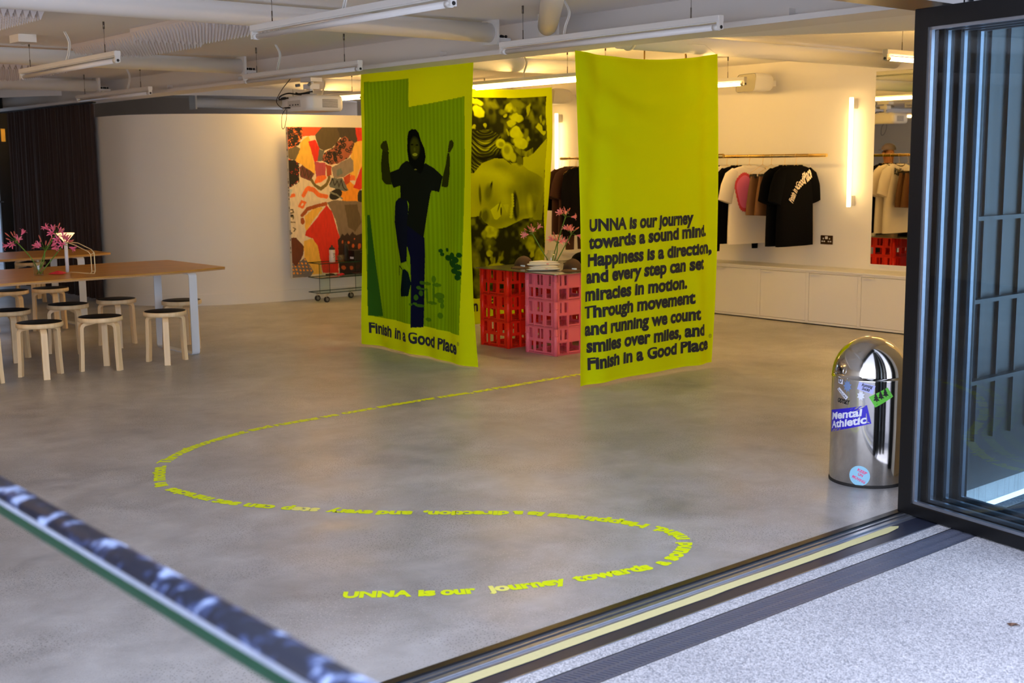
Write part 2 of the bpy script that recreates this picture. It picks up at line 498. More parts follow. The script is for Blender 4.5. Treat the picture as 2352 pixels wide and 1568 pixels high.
def spline(pts, n=8):
    """Catmull-Rom through points of any dimension"""
    P = [np.array(p, float) for p in pts]
    P = [2 * P[0] - P[1]] + P + [2 * P[-1] - P[-2]]
    out = []
    for i in range(1, len(P) - 2):
        for k in range(n):
            t = k / n
            out.append(0.5 * ((2 * P[i]) + (-P[i - 1] + P[i + 1]) * t + (2 * P[i - 1] - 5 * P[i] + 4 * P[i + 1] - P[i + 2]) * t * t + (-P[i - 1] + 3 * P[i] - 3 * P[i + 1] + P[i + 2]) * t ** 3))
    out.append(P[-2])
    return [tuple(float(x) for x in p) for p in out]

# ------------------------------------------------------------------ lettering
_cap = {}
def glyphs(text, bold=0.03, shear=0.0, xh=1.2):
    """outline text as flat mesh, cap height 1, starting at x=0"""
    def raw(t):
        cu = bpy.data.curves.new('t', 'FONT'); cu.body = t; cu.offset = bold; cu.resolution_u = 3; cu.shear = shear
        ob = bpy.data.objects.new('t', cu); col.objects.link(ob)
        dg = bpy.context.evaluated_depsgraph_get(); dg.update()
        me = ob.evaluated_get(dg).to_mesh()
        v = [(p.co.x, p.co.y) for p in me.vertices]; f = [tuple(p.vertices) for p in me.polygons]
        ob.evaluated_get(dg).to_mesh_clear()
        bpy.data.objects.remove(ob); bpy.data.curves.remove(cu)
        return v, f
    if bold not in _cap:
        v, f = raw('H'); _cap[bold] = (min(p[1] for p in v), max(p[1] for p in v))
    b0, b1 = _cap[bold]
    v, f = raw(text)
    k = 1.0 / (b1 - b0); x0 = min(p[0] for p in v)
    def yy(y):
        y = (y - b0) * k
        a = 0.66
        if xh == 1.0 or y <= 0: return y
        return y * xh if y < a else a * xh + (y - a) * (1 - a * xh) / (1 - a)
    v = [((p[0] - x0) * k, yy(p[1])) for p in v]
    return v, f, max(p[0] for p in v)

def text_on(name, text, p0, p1, height, fn, m, parent, bold=0.03, shear=0.0, xh=1.2):
    """text stretched between two points of a flat (a,b) plane, mapped by fn(a,b)"""
    v, f, w = glyphs(text, bold, shear, xh)
    p0 = np.array(p0); p1 = np.array(p1); d = p1 - p0; L = np.linalg.norm(d); d /= L
    nrm = np.array([-d[1], d[0]])
    if fn.__dict__.get('flip'): nrm = -nrm
    mb = MB()
    mb.add([fn(*(p0 + d * (x * L / w) + nrm * (y * height))) for x, y in v], f)
    return mb.build(name, m, parent, world=True)

# ------------------------------------------------------------------ printed cloth and painted canvas
def inpoly(X, Y, poly):
    r = np.zeros(X.shape, bool)
    n = len(poly); j = n - 1
    for i in range(n):
        xi, yi = poly[i]; xj, yj = poly[j]
        if yi != yj:
            c = ((yi > Y) != (yj > Y)) & (X < (xj - xi) * (Y - yi) / (yj - yi) + xi)
            r ^= c
        j = i
    return r

def seg_dist(X, Y, pts):
    D = np.full(X.shape, 1e9)
    for (x0, y0), (x1, y1) in zip(pts[:-1], pts[1:]):
        dx, dy = x1 - x0, y1 - y0
        t = np.clip(((X - x0) * dx + (Y - y0) * dy) / (dx * dx + dy * dy + 1e-12), 0, 1)
        D = np.minimum(D, np.hypot(X - x0 - t * dx, Y - y0 - t * dy))
    return D

def vnoise(X, Y, s, seed=0):
    r = np.random.RandomState(seed)
    G = r.rand(64, 64)
    x = X * s + 100.3; y = Y * s + 100.7
    xi = np.floor(x).astype(int); yi = np.floor(y).astype(int)
    fx = x - xi; fy = y - yi
    fx = fx * fx * (3 - 2 * fx); fy = fy * fy * (3 - 2 * fy)
    g = lambda a, b: G[a % 64, b % 64]
    return (g(xi, yi) * (1 - fx) + g(xi + 1, yi) * fx) * (1 - fy) + (g(xi, yi + 1) * (1 - fx) + g(xi + 1, yi + 1) * fx) * fy

def colour_grid(name, A, B, P, RGB, m, parent=None):
    """A,B: grid of flat coordinates (nv,nu); P: (nv,nu,3) points; RGB linear colours"""
    nv, nu = A.shape
    me = bpy.data.meshes.new(name)
    idx = np.arange(nu * nv).reshape(nv, nu)
    F = np.stack([idx[:-1, :-1], idx[:-1, 1:], idx[1:, 1:], idx[1:, :-1]], -1).reshape(-1, 4)
    V = P.reshape(-1, 3)
    if parent is not None:
        V = V - np.array(parent.location)
    me.from_pydata(V.tolist(), [], F.tolist())
    me.polygons.foreach_set('use_smooth', np.ones(len(F), bool))
    ca = me.color_attributes.new('Col', 'FLOAT_COLOR', 'POINT')
    C = np.ones((nu * nv, 4), np.float32); C[:, :3] = RGB.reshape(-1, 3)
    ca.data.foreach_set('color', C.ravel())
    me.materials.append(m)
    o = bpy.data.objects.new(name, me); col.objects.link(o)
    if parent is not None: o.parent = parent
    return o

def L3(c): return np.array(lin(c))
LIME = L3((196, 218, 12))
LEFT_ART = {"photo":[[9.245,2.36],[8.59,2.357],[8.59,2.12],[8.35,2.135],[8.1,2.155],[7.84,2.175],[7.89,0.255],[8.4,0.27],[9.305,0.289]],"hair":[[8.626,1.879],[8.605,1.919],[8.554,1.937],[8.495,1.933],[8.457,1.904],[8.429,1.84],[8.383,1.77],[8.37,1.702],[8.387,1.644],[8.409,1.587],[8.439,1.564],[8.527,1.599],[8.605,1.646],[8.624,1.681],[8.641,1.763]],"tee":[[8.628,1.669],[8.665,1.672],[8.727,1.646],[8.769,1.605],[8.906,1.576],[8.889,1.48],[8.859,1.442],[8.754,1.463],[8.755,1.35],[8.657,1.34],[8.628,1.305],[8.665,1.127],[8.428,1.029],[8.395,1.135],[8.322,1.403],[8.307,1.426],[8.222,1.413],[8.161,1.541],[8.273,1.61],[8.368,1.65],[8.407,1.645],[8.505,1.657]],"arml":[[9.003,1.762],[9.023,1.66],[9.025,1.516],[8.984,1.474],[8.889,1.472],[8.899,1.576],[8.912,1.683],[8.904,1.755]],"fistl":[[9.022,1.816],[8.989,1.842],[8.936,1.85],[8.917,1.814],[8.904,1.766],[8.94,1.749],[8.993,1.762],[9.027,1.792]],"armr":[[8.161,1.541],[8.188,1.462],[8.126,1.451],[8.088,1.462],[8.063,1.564],[8.054,1.676],[8.058,1.732],[8.084,1.732],[8.111,1.643]],"fistr":[[8.069,1.788],[8.055,1.827],[8.022,1.837],[8.0,1.809],[8.009,1.776],[8.047,1.737],[8.08,1.738]],"thigh":[[8.849,1.283],[8.833,1.325],[8.779,1.356],[8.707,1.363],[8.657,1.34],[8.639,1.281],[8.655,1.127],[8.661,0.984],[8.673,0.816],[8.771,0.793],[8.827,0.965],[8.867,1.144]],"leg":[[8.661,1.133],[8.418,1.029],[8.418,0.865],[8.442,0.627],[8.471,0.26],[8.621,0.246],[8.617,0.675],[8.625,0.854],[8.671,0.972]],"shoe":[[8.742,0.74],[8.7,0.748],[8.65,0.721],[8.613,0.628],[8.636,0.566],[8.648,0.517],[8.793,0.5],[8.795,0.567],[8.766,0.654]],"face":[8.52,1.778,0.071,0.086],"teeth":[8.518,1.724,0.039,0.012],"eyes":[[8.559,1.806,0.02,0.006],[8.484,1.802,0.02,0.006]],"nose":[8.521,1.767,0.016,0.016],"neck":[8.513,1.599,0.02,0.005],"ankle":[[8.761,0.787],[8.677,0.813],[8.629,0.734],[8.701,0.745]],"leaves":[[8.218,0.927,0.031,0.016],[8.122,0.94,0.026,0.016],[8.199,0.899,0.03,0.016],[8.105,0.875,0.053,0.025],[8.03,0.896,0.045,0.027],[7.975,0.865,0.056,0.028],[7.918,0.907,0.04,0.022],[8.013,0.829,0.048,0.03],[7.939,0.81,0.062,0.025],[7.986,0.773,0.059,0.023],[7.922,0.76,0.047,0.023],[7.932,0.725,0.047,0.023],[8.059,0.849,0.023,0.035]],"leaves2":[[8.471,0.643,0.04,0.017],[8.392,0.642,0.051,0.014],[8.303,0.684,0.028,0.031],[8.265,0.639,0.058,0.016],[8.523,0.598,0.028,0.015],[8.494,0.552,0.028,0.024],[8.556,0.512,0.028,0.024],[8.229,0.548,0.065,0.028],[8.329,0.482,0.071,0.014],[8.211,0.509,0.042,0.021],[8.193,0.469,0.027,0.026],[8.508,0.444,0.06,0.012],[8.568,0.457,0.028,0.01],[8.215,0.385,0.038,0.026],[8.406,0.535,0.016,0.071],[8.306,0.566,0.015,0.083],[8.463,0.59,0.079,0.007],[8.393,0.334,0.048,0.017],[8.62,0.447,0.025,0.01]]}
FACE_ART = {"photo":[[7.516,2.289],[7.936,2.297],[8.209,2.298],[8.489,2.308],[8.737,2.329],[8.724,2.188],[8.74,1.966],[8.745,1.863],[8.719,1.656],[8.7,1.396],[8.696,1.048],[8.712,0.784],[8.719,0.232],[8.123,0.264],[7.473,0.307]],"skinr":[[8.414,1.701],[8.552,1.738],[8.739,1.897],[8.761,1.655],[8.701,1.561],[8.711,1.396],[8.692,1.223],[8.661,1.049],[8.544,1.054],[8.477,1.229],[8.411,1.488]],"head":[[7.501,1.624],[7.757,1.581],[7.871,1.646],[8.035,1.694],[8.145,1.702],[8.255,1.642],[8.368,1.65],[8.481,1.572],[8.596,1.528],[8.677,1.483],[8.694,1.397],[8.652,1.267],[8.587,1.208],[8.574,1.14],[8.527,1.08],[8.406,1.068],[8.315,1.037],[8.168,0.991],[8.056,0.983],[7.947,1.022],[7.882,1.062],[7.84,1.122],[7.754,1.113],[7.49,1.11]],"hair":[[7.508,1.94],[7.765,1.958],[7.866,1.975],[7.963,1.978],[8.071,1.944],[8.137,1.89],[8.059,1.852],[8.08,1.786],[8.167,1.719],[8.255,1.625],[8.145,1.689],[7.98,1.695],[7.871,1.646],[7.757,1.548],[7.499,1.543]],"tail":[[8.258,1.828],[8.37,1.785],[8.46,1.76],[8.552,1.802],[8.546,1.738],[8.482,1.704],[8.38,1.718],[8.302,1.769]],"nose":[[7.966,1.177],[8.06,1.233],[8.107,1.237],[8.113,1.189],[8.103,1.113],[8.047,1.073],[8.012,1.082]],"tri":[[8.132,1.226],[8.216,1.224],[8.187,1.131]],"blobs0":[[7.827,2.155,0.066,0.051,0,0.9,0.3],[7.807,2.244,0.075,0.033,0,0.85,0.4],[7.91,2.017,0.017,0.025,0,0.7,0.4],[7.781,1.987,0.028,0.018,0,0.7,0.4],[8.329,2.097,0.087,0.052,0,0.92,0.25],[8.229,2.191,0.056,0.046,0,0.8,0.35],[8.307,2.197,0.034,0.034,0,0.7,0.5],[8.255,2.033,0.056,0.035,0,0.9,0.3],[8.321,1.946,0.092,0.049,0,0.95,0.2],[8.37,1.853,0.103,0.061,0,0.95,0.2],[8.184,2.115,0.022,0.015,0,0.7,0.5],[8.488,2.175,0.02,0.063,0.35,0.7,0.4],[8.635,2.008,0.049,0.052,0,0.9,0.3],[8.676,1.965,0.039,0.027,0,0.85,0.3],[8.671,2.106,0.016,0.034,0.2,0.6,0.5],[8.473,1.896,0.021,0.029,0,0.7,0.5],[8.42,2.241,0.046,0.025,0,0.4,0.8],[8.022,2.232,0.065,0.033,0,0.35,0.8],[8.152,2.161,0.055,0.034,0,0.35,0.9],[8.204,1.945,0.017,0.025,0,0.6,0.6],[8.706,2.068,0.021,0.022,0,0.6,0.5],[8.533,2.108,0.046,0.051,0,0.4,0.9],[8.33,2.231,0.079,0.05,0,0.4,0.9]],"blobs1":[[7.968,0.957,0.093,0.074,0,0.8,0.35],[7.88,0.928,0.033,0.051,0,0.5,0.6],[7.948,0.76,0.046,0.043,0,0.75,0.35],[7.969,0.686,0.024,0.068,0.1,0.45,0.5],[7.886,0.657,0.022,0.059,-0.3,0.45,0.5],[8.096,0.662,0.02,0.069,0.4,0.45,0.5],[8.007,0.641,0.022,0.051,0.1,0.5,0.5],[8.017,0.598,0.122,0.025,0,0.7,0.4],[8.495,0.795,0.068,0.082,0,0.62,0.4],[8.512,0.699,0.037,0.044,0,0.7,0.3],[8.634,0.692,0.078,0.079,0,0.6,0.45],[8.705,0.653,0.071,0.053,0,0.6,0.5],[7.778,0.664,0.043,0.101,0,0.35,0.6],[7.803,0.847,0.043,0.058,0,0.3,0.7],[7.806,0.425,0.065,0.102,0,0.3,0.8],[8.404,0.887,0.046,0.052,0,0.25,0.8],[7.944,0.84,0.066,0.042,0,0.3,0.8]],"shade":[[8.479,1.444,0.174,0.146,0,-0.25,1],[8.364,1.301,0.102,0.146,0.3,-0.2,1],[8.594,1.355,0.105,0.173,0,-0.22,1],[8.546,1.175,0.07,0.078,0,-0.3,1],[7.92,1.337,0.12,0.142,0,-0.2,1],[8.027,1.242,0.078,0.067,0,-0.1,1],[8.232,1.558,0.135,0.051,0.4,-0.15,1],[8.066,1.627,0.178,0.05,0,-0.18,1],[7.97,1.076,0.132,0.059,0,-0.2,1],[8.158,1.068,0.157,0.051,-0.3,-0.15,1],[8.384,1.112,0.138,0.043,-0.2,-0.2,1],[8.218,1.364,0.067,0.051,0,-0.12,1],[7.923,1.537,0.153,0.075,0,0.12,1],[8.164,1.492,0.168,0.068,0,0.1,1],[8.5,1.202,0.03,0.082,-0.1,0.4,0.6]],"ear":[[8.108,1.84,0.062,0.048,0,0.85,0.25],[8.201,1.76,0.078,0.092,-0.5,0.8,0.3],[8.278,1.701,0.045,0.05,-0.5,0.75,0.4],[8.114,1.832,0.033,0.025,0,0.5,0.6],[8.19,1.777,0.038,0.042,-0.5,0.5,0.6],[8.368,1.667,0.046,0.051,-0.3,0.25,0.5]],"dark":[[7.973,1.39,0.016,0.073,0.3,0.03,0.35],[7.947,1.353,0.044,0.075,0.2,0.28,0.8],[7.905,1.116,0.02,0.052,0.15,0.03,0.4],[7.9,1.116,0.049,0.067,0.1,0.25,0.8],[7.839,1.331,0.016,0.092,-0.05,0.18,0.6],[7.84,1.131,0.013,0.042,0.2,0.2,0.6],[8.103,1.159,0.01,0.044,0,0.1,0.4],[8.306,1.208,0.038,0.145,-0.06,0.06,0.35],[8.334,1.182,0.022,0.094,-0.06,0.2,0.6],[8.076,1.207,0.009,0.051,0.4,0.3,0.8]],"teeth":[[8.264,1.32,0.017,0.016,0,0.85,0.35],[8.265,1.292,0.018,0.016,0,0.85,0.35],[8.266,1.264,0.019,0.016,0,0.85,0.35],[8.267,1.236,0.019,0.016,0,0.85,0.35],[8.268,1.208,0.02,0.016,0,0.85,0.35],[8.255,1.18,0.02,0.016,0,0.85,0.35],[8.251,1.152,0.021,0.016,0,0.85,0.35],[8.247,1.124,0.022,0.016,0,0.85,0.35],[8.243,1.096,0.023,0.016,0,0.85,0.35]]}
CANVAS_ART = [["p",[238,218,182],[[7.497,2.155],[9.437,2.18],[9.379,0.036],[7.413,0.181]]],["p",[222,42,24],[[7.547,2.098],[7.644,2.099],[7.626,1.844],[7.628,1.801],[7.562,1.752],[7.53,1.7]]],["p",[250,120,50],[[7.629,2.098],[7.835,2.101],[7.822,1.962],[7.711,1.87],[7.619,1.844]]],["r",[22,16,14],[[7.614,2.092],[7.819,2.094],[7.813,1.942],[7.757,1.876],[7.619,1.857]],0.0199,0.006],["p",[222,42,24],[[7.532,1.739],[7.643,1.706],[7.742,1.685],[7.761,1.606],[7.74,1.46],[7.638,1.383],[7.525,1.411]]],["r",[22,16,14],[[7.606,1.706],[7.764,1.672],[7.755,1.447],[7.645,1.382],[7.541,1.431],[7.592,1.568]],0.0226,0.008],["p",[22,16,14],[[7.609,1.699],[7.719,1.705],[7.699,1.567],[7.608,1.581]]],["p",[22,16,14],[[7.537,1.503],[7.72,1.527],[7.748,1.473],[7.631,1.396],[7.548,1.424]]],["p",[246,190,72],[[7.704,1.705],[7.786,1.843],[7.773,1.896],[7.9,1.996],[7.921,1.943],[7.912,1.896],[7.952,1.737],[7.983,1.63],[7.975,1.523],[7.869,1.591]]],["p",[232,84,44],[[7.819,2.1],[8.107,2.103],[8.089,2.05],[7.986,2.003],[7.915,1.996],[7.822,1.982]]],["p",[222,42,24],[[7.897,1.929],[7.999,1.95],[8.054,1.843],[8.013,1.69],[7.973,1.683],[7.945,1.764]]],["p",[104,92,66],[[7.567,1.765],[7.634,1.844],[7.719,1.876],[7.786,1.843],[7.753,1.784],[7.704,1.705],[7.643,1.706]]],["p",[82,70,46],[[7.993,2.003],[8.042,2.05],[8.107,2.1],[8.328,2.099],[8.348,1.965],[8.297,1.897],[8.223,1.843],[8.119,1.816],[8.05,1.843]]],["p",[96,98,90],[[8.049,1.837],[8.119,1.816],[8.091,1.696],[8.013,1.69]]],["p",[62,52,40],[[8.319,2.065],[8.313,2.102],[8.579,2.105],[8.598,1.925],[8.565,1.911],[8.468,1.951],[8.348,1.971]]],["p",[222,42,24],[[8.571,2.105],[8.836,2.108],[8.831,1.946],[8.714,1.946],[8.598,1.928]]],["p",[246,190,72],[[8.523,1.884],[8.598,1.932],[8.831,1.953],[8.825,1.76],[8.619,1.576],[8.557,1.446],[8.478,1.516],[8.493,1.727]]],["p",[165,88,60],[[8.083,1.696],[8.118,1.79],[8.256,1.857],[8.339,1.944],[8.421,1.992],[8.557,1.911],[8.52,1.788],[8.452,1.721],[8.329,1.667],[8.208,1.641]]],["r",[22,16,14],[[8.083,1.696],[8.118,1.79],[8.256,1.857],[8.339,1.944],[8.421,1.992],[8.557,1.911],[8.52,1.788],[8.452,1.721],[8.329,1.667],[8.208,1.641]],0.0239,0.0066],["p",[176,70,40],[[8.129,1.655],[8.216,1.628],[8.212,1.52],[8.147,1.5]]],["p",[190,78,88],[[7.973,1.687],[8.13,1.669],[8.124,1.507],[8.084,1.495],[7.99,1.503]]],["p",[140,126,112],[[8.215,1.614],[8.493,1.734],[8.525,1.693],[8.537,1.57],[8.388,1.497],[8.242,1.485]]],["p",[110,120,112],[[8.277,1.573],[8.351,1.606],[8.373,1.545],[8.291,1.505]]],["p",[250,120,50],[[7.963,1.423],[7.997,1.503],[8.124,1.521],[8.139,1.487],[8.066,1.434]]],["p",[200,70,30],[[8.379,1.49],[8.486,1.536],[8.473,1.386],[8.431,1.339],[8.393,1.422]]],["p",[112,60,52],[[7.762,1.612],[7.801,1.645],[7.968,1.537],[7.91,1.457],[7.773,1.506]]],["s",[70,52,34],[[7.773,1.526],[7.808,1.618],[7.827,1.512],[7.869,1.591],[7.88,1.491],[7.921,1.551],[7.926,1.47]],0.012],["s",[120,100,48],[[7.926,1.464],[7.97,1.396],[8.047,1.354],[8.136,1.406],[8.179,1.493]],0.0399],["p",[252,158,36],[[8.309,1.328],[8.483,1.434],[8.619,1.328],[8.639,1.189],[8.353,1.197]]],["p",[250,120,50],[[8.486,1.516],[8.551,1.501],[8.549,1.446],[8.475,1.441]]],["p",[104,108,100],[[8.175,1.405],[8.21,1.486],[8.363,1.483],[8.447,1.325],[8.397,1.312],[8.182,1.371]]],["s",[22,16,14],[[8.183,1.405],[8.226,1.472],[8.247,1.384],[8.289,1.457],[8.31,1.369],[8.346,1.457],[8.382,1.354],[8.422,1.325]],0.012],["p",[222,42,24],[[8.827,1.829],[8.709,1.788],[8.654,1.623],[8.566,1.453],[8.517,1.358],[8.619,1.328],[8.695,1.354],[8.811,1.344]]],["e",[22,16,14],[[8.259,1.281]],0.0964,0.0632,-0.35],["s",[130,130,110],[[8.18,1.31],[8.275,1.281],[8.354,1.231]],0.0199],["e",[22,16,14],[[8.632,1.231]],0.0532,0.0931,0],["s",[250,120,50],[[7.802,1.279],[7.867,1.365],[7.952,1.343],[8.013,1.287],[8.122,1.258]],0.0532],["s",[250,120,50],[[7.735,1.148],[7.776,1.213],[7.83,1.198],[7.789,1.139],[7.735,1.148]],0.0293],["s",[250,120,50],[[7.565,1.265],[7.672,1.283]],0.0399],["s",[190,200,190],[[7.583,1.344],[7.636,1.343],[7.611,1.284]],0.0333],["p",[128,110,88],[[8.136,1.19],[8.232,1.207],[8.557,1.198],[8.805,1.136],[8.792,0.751],[8.296,0.753],[8.255,0.947],[8.181,1.114]]],["p",[96,80,56],[[8.383,1.148],[8.572,1.156],[8.631,0.933],[8.527,0.812],[8.431,0.871]]],["p",[222,42,24],[[8.126,1.156],[8.196,1.086],[8.246,0.927],[8.296,0.753],[8.3,0.622],[8.275,0.603],[8.272,0.312],[8.04,0.328],[8.0,0.549],[7.914,0.758],[7.806,0.796],[7.824,0.856]]],["p",[246,190,72],[[7.808,1.032],[7.944,1.121],[8.062,1.138],[8.061,1.111],[7.939,0.993],[7.824,0.856],[7.807,0.924]]],["s",[170,80,28],[[7.777,1.039],[7.85,1.111],[7.992,1.153],[8.119,1.17]],0.0439],["e",[170,80,28],[[7.774,0.972]],0.0266,0.0399,0],["p",[246,190,72],[[7.788,0.73],[7.898,0.765],[7.974,0.673],[8.007,0.515],[8.031,0.315],[7.85,0.326],[7.786,0.493]]],["p",[112,104,102],[[7.503,0.51],[7.653,0.461],[7.795,0.527],[7.914,0.35],[7.848,0.286],[7.494,0.303]]],["d",[252,158,36],[[7.51,0.496],[7.653,0.461],[7.795,0.52],[7.898,0.351],[7.502,0.316]],0.0173],["p",[98,46,28],[[7.511,0.623],[7.605,0.779],[7.682,0.775],[7.793,0.662],[7.766,0.562],[7.675,0.433],[7.564,0.52]]],["s",[22,16,14],[[7.6,1.218],[7.606,1.178],[7.544,1.147],[7.538,1.088],[7.555,1.047],[7.647,1.044]],0.0239],["s",[22,16,14],[[7.538,1.001],[7.583,0.98],[7.535,0.922],[7.58,0.907],[7.532,0.849],[7.615,0.832]],0.0239],["p",[22,16,14],[[7.519,0.823],[7.611,0.819],[7.581,0.747],[7.548,0.681],[7.519,0.71]]],["s",[120,100,60],[[7.566,1.113],[7.65,1.117],[7.663,1.077],[7.564,1.067]],0.0173],["s",[120,100,60],[[7.547,1.028],[7.654,1.03],[7.645,1.004]],0.0146],["s",[120,100,60],[[7.59,0.966],[7.674,0.96]],0.016],["s",[120,100,60],[[7.648,0.897],[7.686,0.882],[7.654,0.857]],0.0133],["p",[46,26,20],[[8.275,0.72],[8.338,0.793],[8.37,0.764],[8.412,0.803],[8.452,0.767],[8.486,0.807],[8.542,0.769],[8.676,0.791],[8.794,0.786],[8.777,0.258],[8.288,0.291],[8.272,0.534]]],["e",[196,88,36],[[8.343,0.689]],0.0133,0.0213,0.2],["e",[196,88,36],[[8.426,0.685]],0.0186,0.0199,0.2],["e",[196,88,36],[[8.518,0.722]],0.0093,0.0146,0.2],["e",[196,88,36],[[8.488,0.64]],0.0199,0.0239,0.2],["e",[196,88,36],[[8.587,0.628]],0.0266,0.0372,0.2],["e",[196,88,36],[[8.348,0.377]],0.0333,0.0266,0.2],["e",[196,88,36],[[8.462,0.363]],0.0293,0.0293,0.2]]

# =================================================================== SETTING
struct(MB().box(-6, 3.145, -0.12, 12, 18.4, 0.0), 'floor', M['floor'], 'polished grey concrete floor of the shop', 'floor')
# pavement outside: two slabs either side of the drain
struct(MB().box(-6, 2.82, -0.15, 9, 2.884, 0.0).box(-6, -6, -0.15, 9, 2.68, 0.0), 'ground', M['gravel'], 'pale grey resin-bound gravel paving outside the doorway', 'ground')

def curve_wall(pts, z0, z1, t, name, m, label, cat, n=6):
    s = spline(pts, n)
    mb = MB()
    N = len(s)
    nr = []
    for i in range(N):
        a = np.array(s[max(0, i - 1)]); b = np.array(s[min(N - 1, i + 1)])
        d = (b - a) / np.linalg.norm(b - a); nr.append((-d[1], d[0]))
    fr = [(p[0], p[1]) for p in s]; bk = [(p[0] + n_[0] * t, p[1] + n_[1] * t) for p, n_ in zip(s, nr)]
    for A, Bk in ((fr, 0), (bk, 1)):
        mb.add([(x, y, z) for z in (z0, z1) for x, y in A], [(i, i + 1, N + i + 1, N + i) for i in range(N - 1)], 0, True)
    mb.add([(x, y, z1) for x, y in fr] + [(x, y, z1) for x, y in bk], [(i, i + 1, N + i + 1, N + i) for i in range(N - 1)])
    mb.add([(x, y, z0) for x, y in fr] + [(x, y, z0) for x, y in bk], [(i, i + 1, N + i + 1, N + i) for i in range(N - 1)])
    for k in (0, N - 1):
        mb.add([(*fr[k], z0), (*bk[k], z0), (*bk[k], z1), (*fr[k], z1)], [(0, 1, 2, 3)])
    return struct(mb, name, m, label, cat)
CW = [(6.06, 15.2), (6.05, 14.6), (6.12, 14.1), (6.45, 13.66), (6.95, 13.38), (7.5, 13.26), (8.2, 13.19), (9.2, 13.13), (10.68, 13.05)]
curve_wall(CW, 0, 2.25, 0.12, 'wall_left', M['wall'], 'free-standing white curved wall that stops short of the ceiling', 'wall')
def off(pts, d):
    s = []
    for i, p in enumerate(pts):
        a = np.array(pts[max(0, i - 1)]); b = np.array(pts[min(len(pts) - 1, i + 1)])
        q = (b - a) / np.linalg.norm(b - a); s.append((p[0] + q[1] * d, p[1] - q[0] * d))
    return s
curve_wall(off(CW, 0.014), 0.0, 0.135, 0.013, 'baseboard_left', M['wall'], 'plain white skirting along the curved wall', 'baseboard')
struct(MB().box(10.68, 3.2, 0, 10.84, 16.2, 2.72), 'wall_back', M['wall'], 'white back wall behind the clothes rail and low cabinets', 'wall')
struct(MB().box(5.46, 3.22, 0, 10.84, 3.30, 2.70), 'wall_right', M['wall'], 'short white wall beside the folded doors', 'wall')
struct(MB().box(-6, 3.14, 0, -2.6, 3.3, 2.7), 'wall_front', M['clad'], 'dark front wall beyond the opening', 'wall')
struct(MB().box(-2.7, 3.2, 0, -2.6, 18.4, 2.72), 'wall_side', M['wall'], 'far side wall of the shop', 'wall')
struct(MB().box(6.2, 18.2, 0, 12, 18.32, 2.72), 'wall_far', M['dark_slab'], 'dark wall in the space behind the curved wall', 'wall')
# dark outside cladding right of the opening, with a lighter recessed panel and a shelf-like ledge
mb = MB().box(5.40, 3.10, 0, 9, 3.215, 3.4)
mb.box(6.55, 3.075, 0.0, 7.05, 3.10, 2.9, 1).box(7.2, 3.08, 0.3, 8.6, 3.10, 2.6, 2).box(6.5, 2.95, 1.33, 7.4, 3.09, 1.36, 2)
for k in range(6): mb.box(5.45 + k * 0.18, 3.085, 0.25, 5.47 + k * 0.18, 3.10, 2.5, 2)
for z in (0.55, 0.95, 1.35): mb.box(5.43, 3.05, z, 6.4, 3.10, z + 0.02, 2)
struct(mb, 'wall_outside', [M['clad'], M['clad2'], M['clad3']], 'dark panelled outside wall seen through the open glass doors', 'wall')

# ceiling: painted slab with a curved end, then a slab beyond whose dark colour stands in for shade
cp = [(-6, 3.15), (10.84, 3.15), (10.84, 16.0), (9.6, 15.0), (8.6, 14.9), (7.42, 15.14), (6.24, 15.84), (5.55, 16.86), (4.9, 18.3), (-6, 18.3)]
struct(MB().prism(cp, 2.66, 2.80), 'ceiling', M['ceil'], 'white painted flat ceiling', 'ceiling')
fs = spline([(10.84, 16.0), (9.6, 15.0), (8.6, 14.9), (7.42, 15.14), (6.24, 15.84), (5.55, 16.86), (4.9, 18.3)], 6)
mb = MB()
for a, b in zip(fs[:-1], fs[1:]):
    mb.add([(*a, 2.56), (*b, 2.56), (*b, 2.67), (*a, 2.67), (a[0], a[1] + .05, 2.56), (b[0], b[1] + .05, 2.56), (b[0], b[1] + .05, 2.67), (a[0], a[1] + .05, 2.67)], [(0, 1, 2, 3), (4, 7, 6, 5), (0, 4, 5, 1), (3, 2, 6, 7)])
struct(mb, 'trim_1', M['ceil'], 'shallow curved drop edge at the end of the white ceiling', 'trim')
struct(MB().box(4.6, 14.5, 2.70, 12, 18.5, 2.85), 'ceiling_beyond', M['dark_slab'], 'ceiling beyond the curved drop edge, shade put into its dark colour', 'ceiling')
struct(MB().box(-6, 3.05, 2.335, 5.3, 3.30, 2.9), 'trim_2', M['black_alu'], 'black door head above the wide opening', 'trim')
struct(MB().prism([(6.2, 5.45), (6.2, 3.31), (7.73, 3.31)], 2.432, 2.66), 'trim_3', M['ceil'], 'triangular white soffit next to the steel beam', 'trim')

# steel beam: web, bottom flange with lip, small plates
mb = MB().box(6.06, 3.31, 2.45, 6.12, 18.3, 2.66).box(5.89, 3.31, 2.43, 6.199, 18.3, 2.445).box(5.875, 3.31, 2.429, 5.89, 18.3, 2.462)
for y in (4.55, 6.9, 7.9, 9.55, 11.2, 12.8): mb.box(6.0, y, 2.445, 6.06, y + 0.035, 2.52)
struct(mb, 'trim_4', M['steel'], 'long white painted steel beam across the ceiling', 'beam')

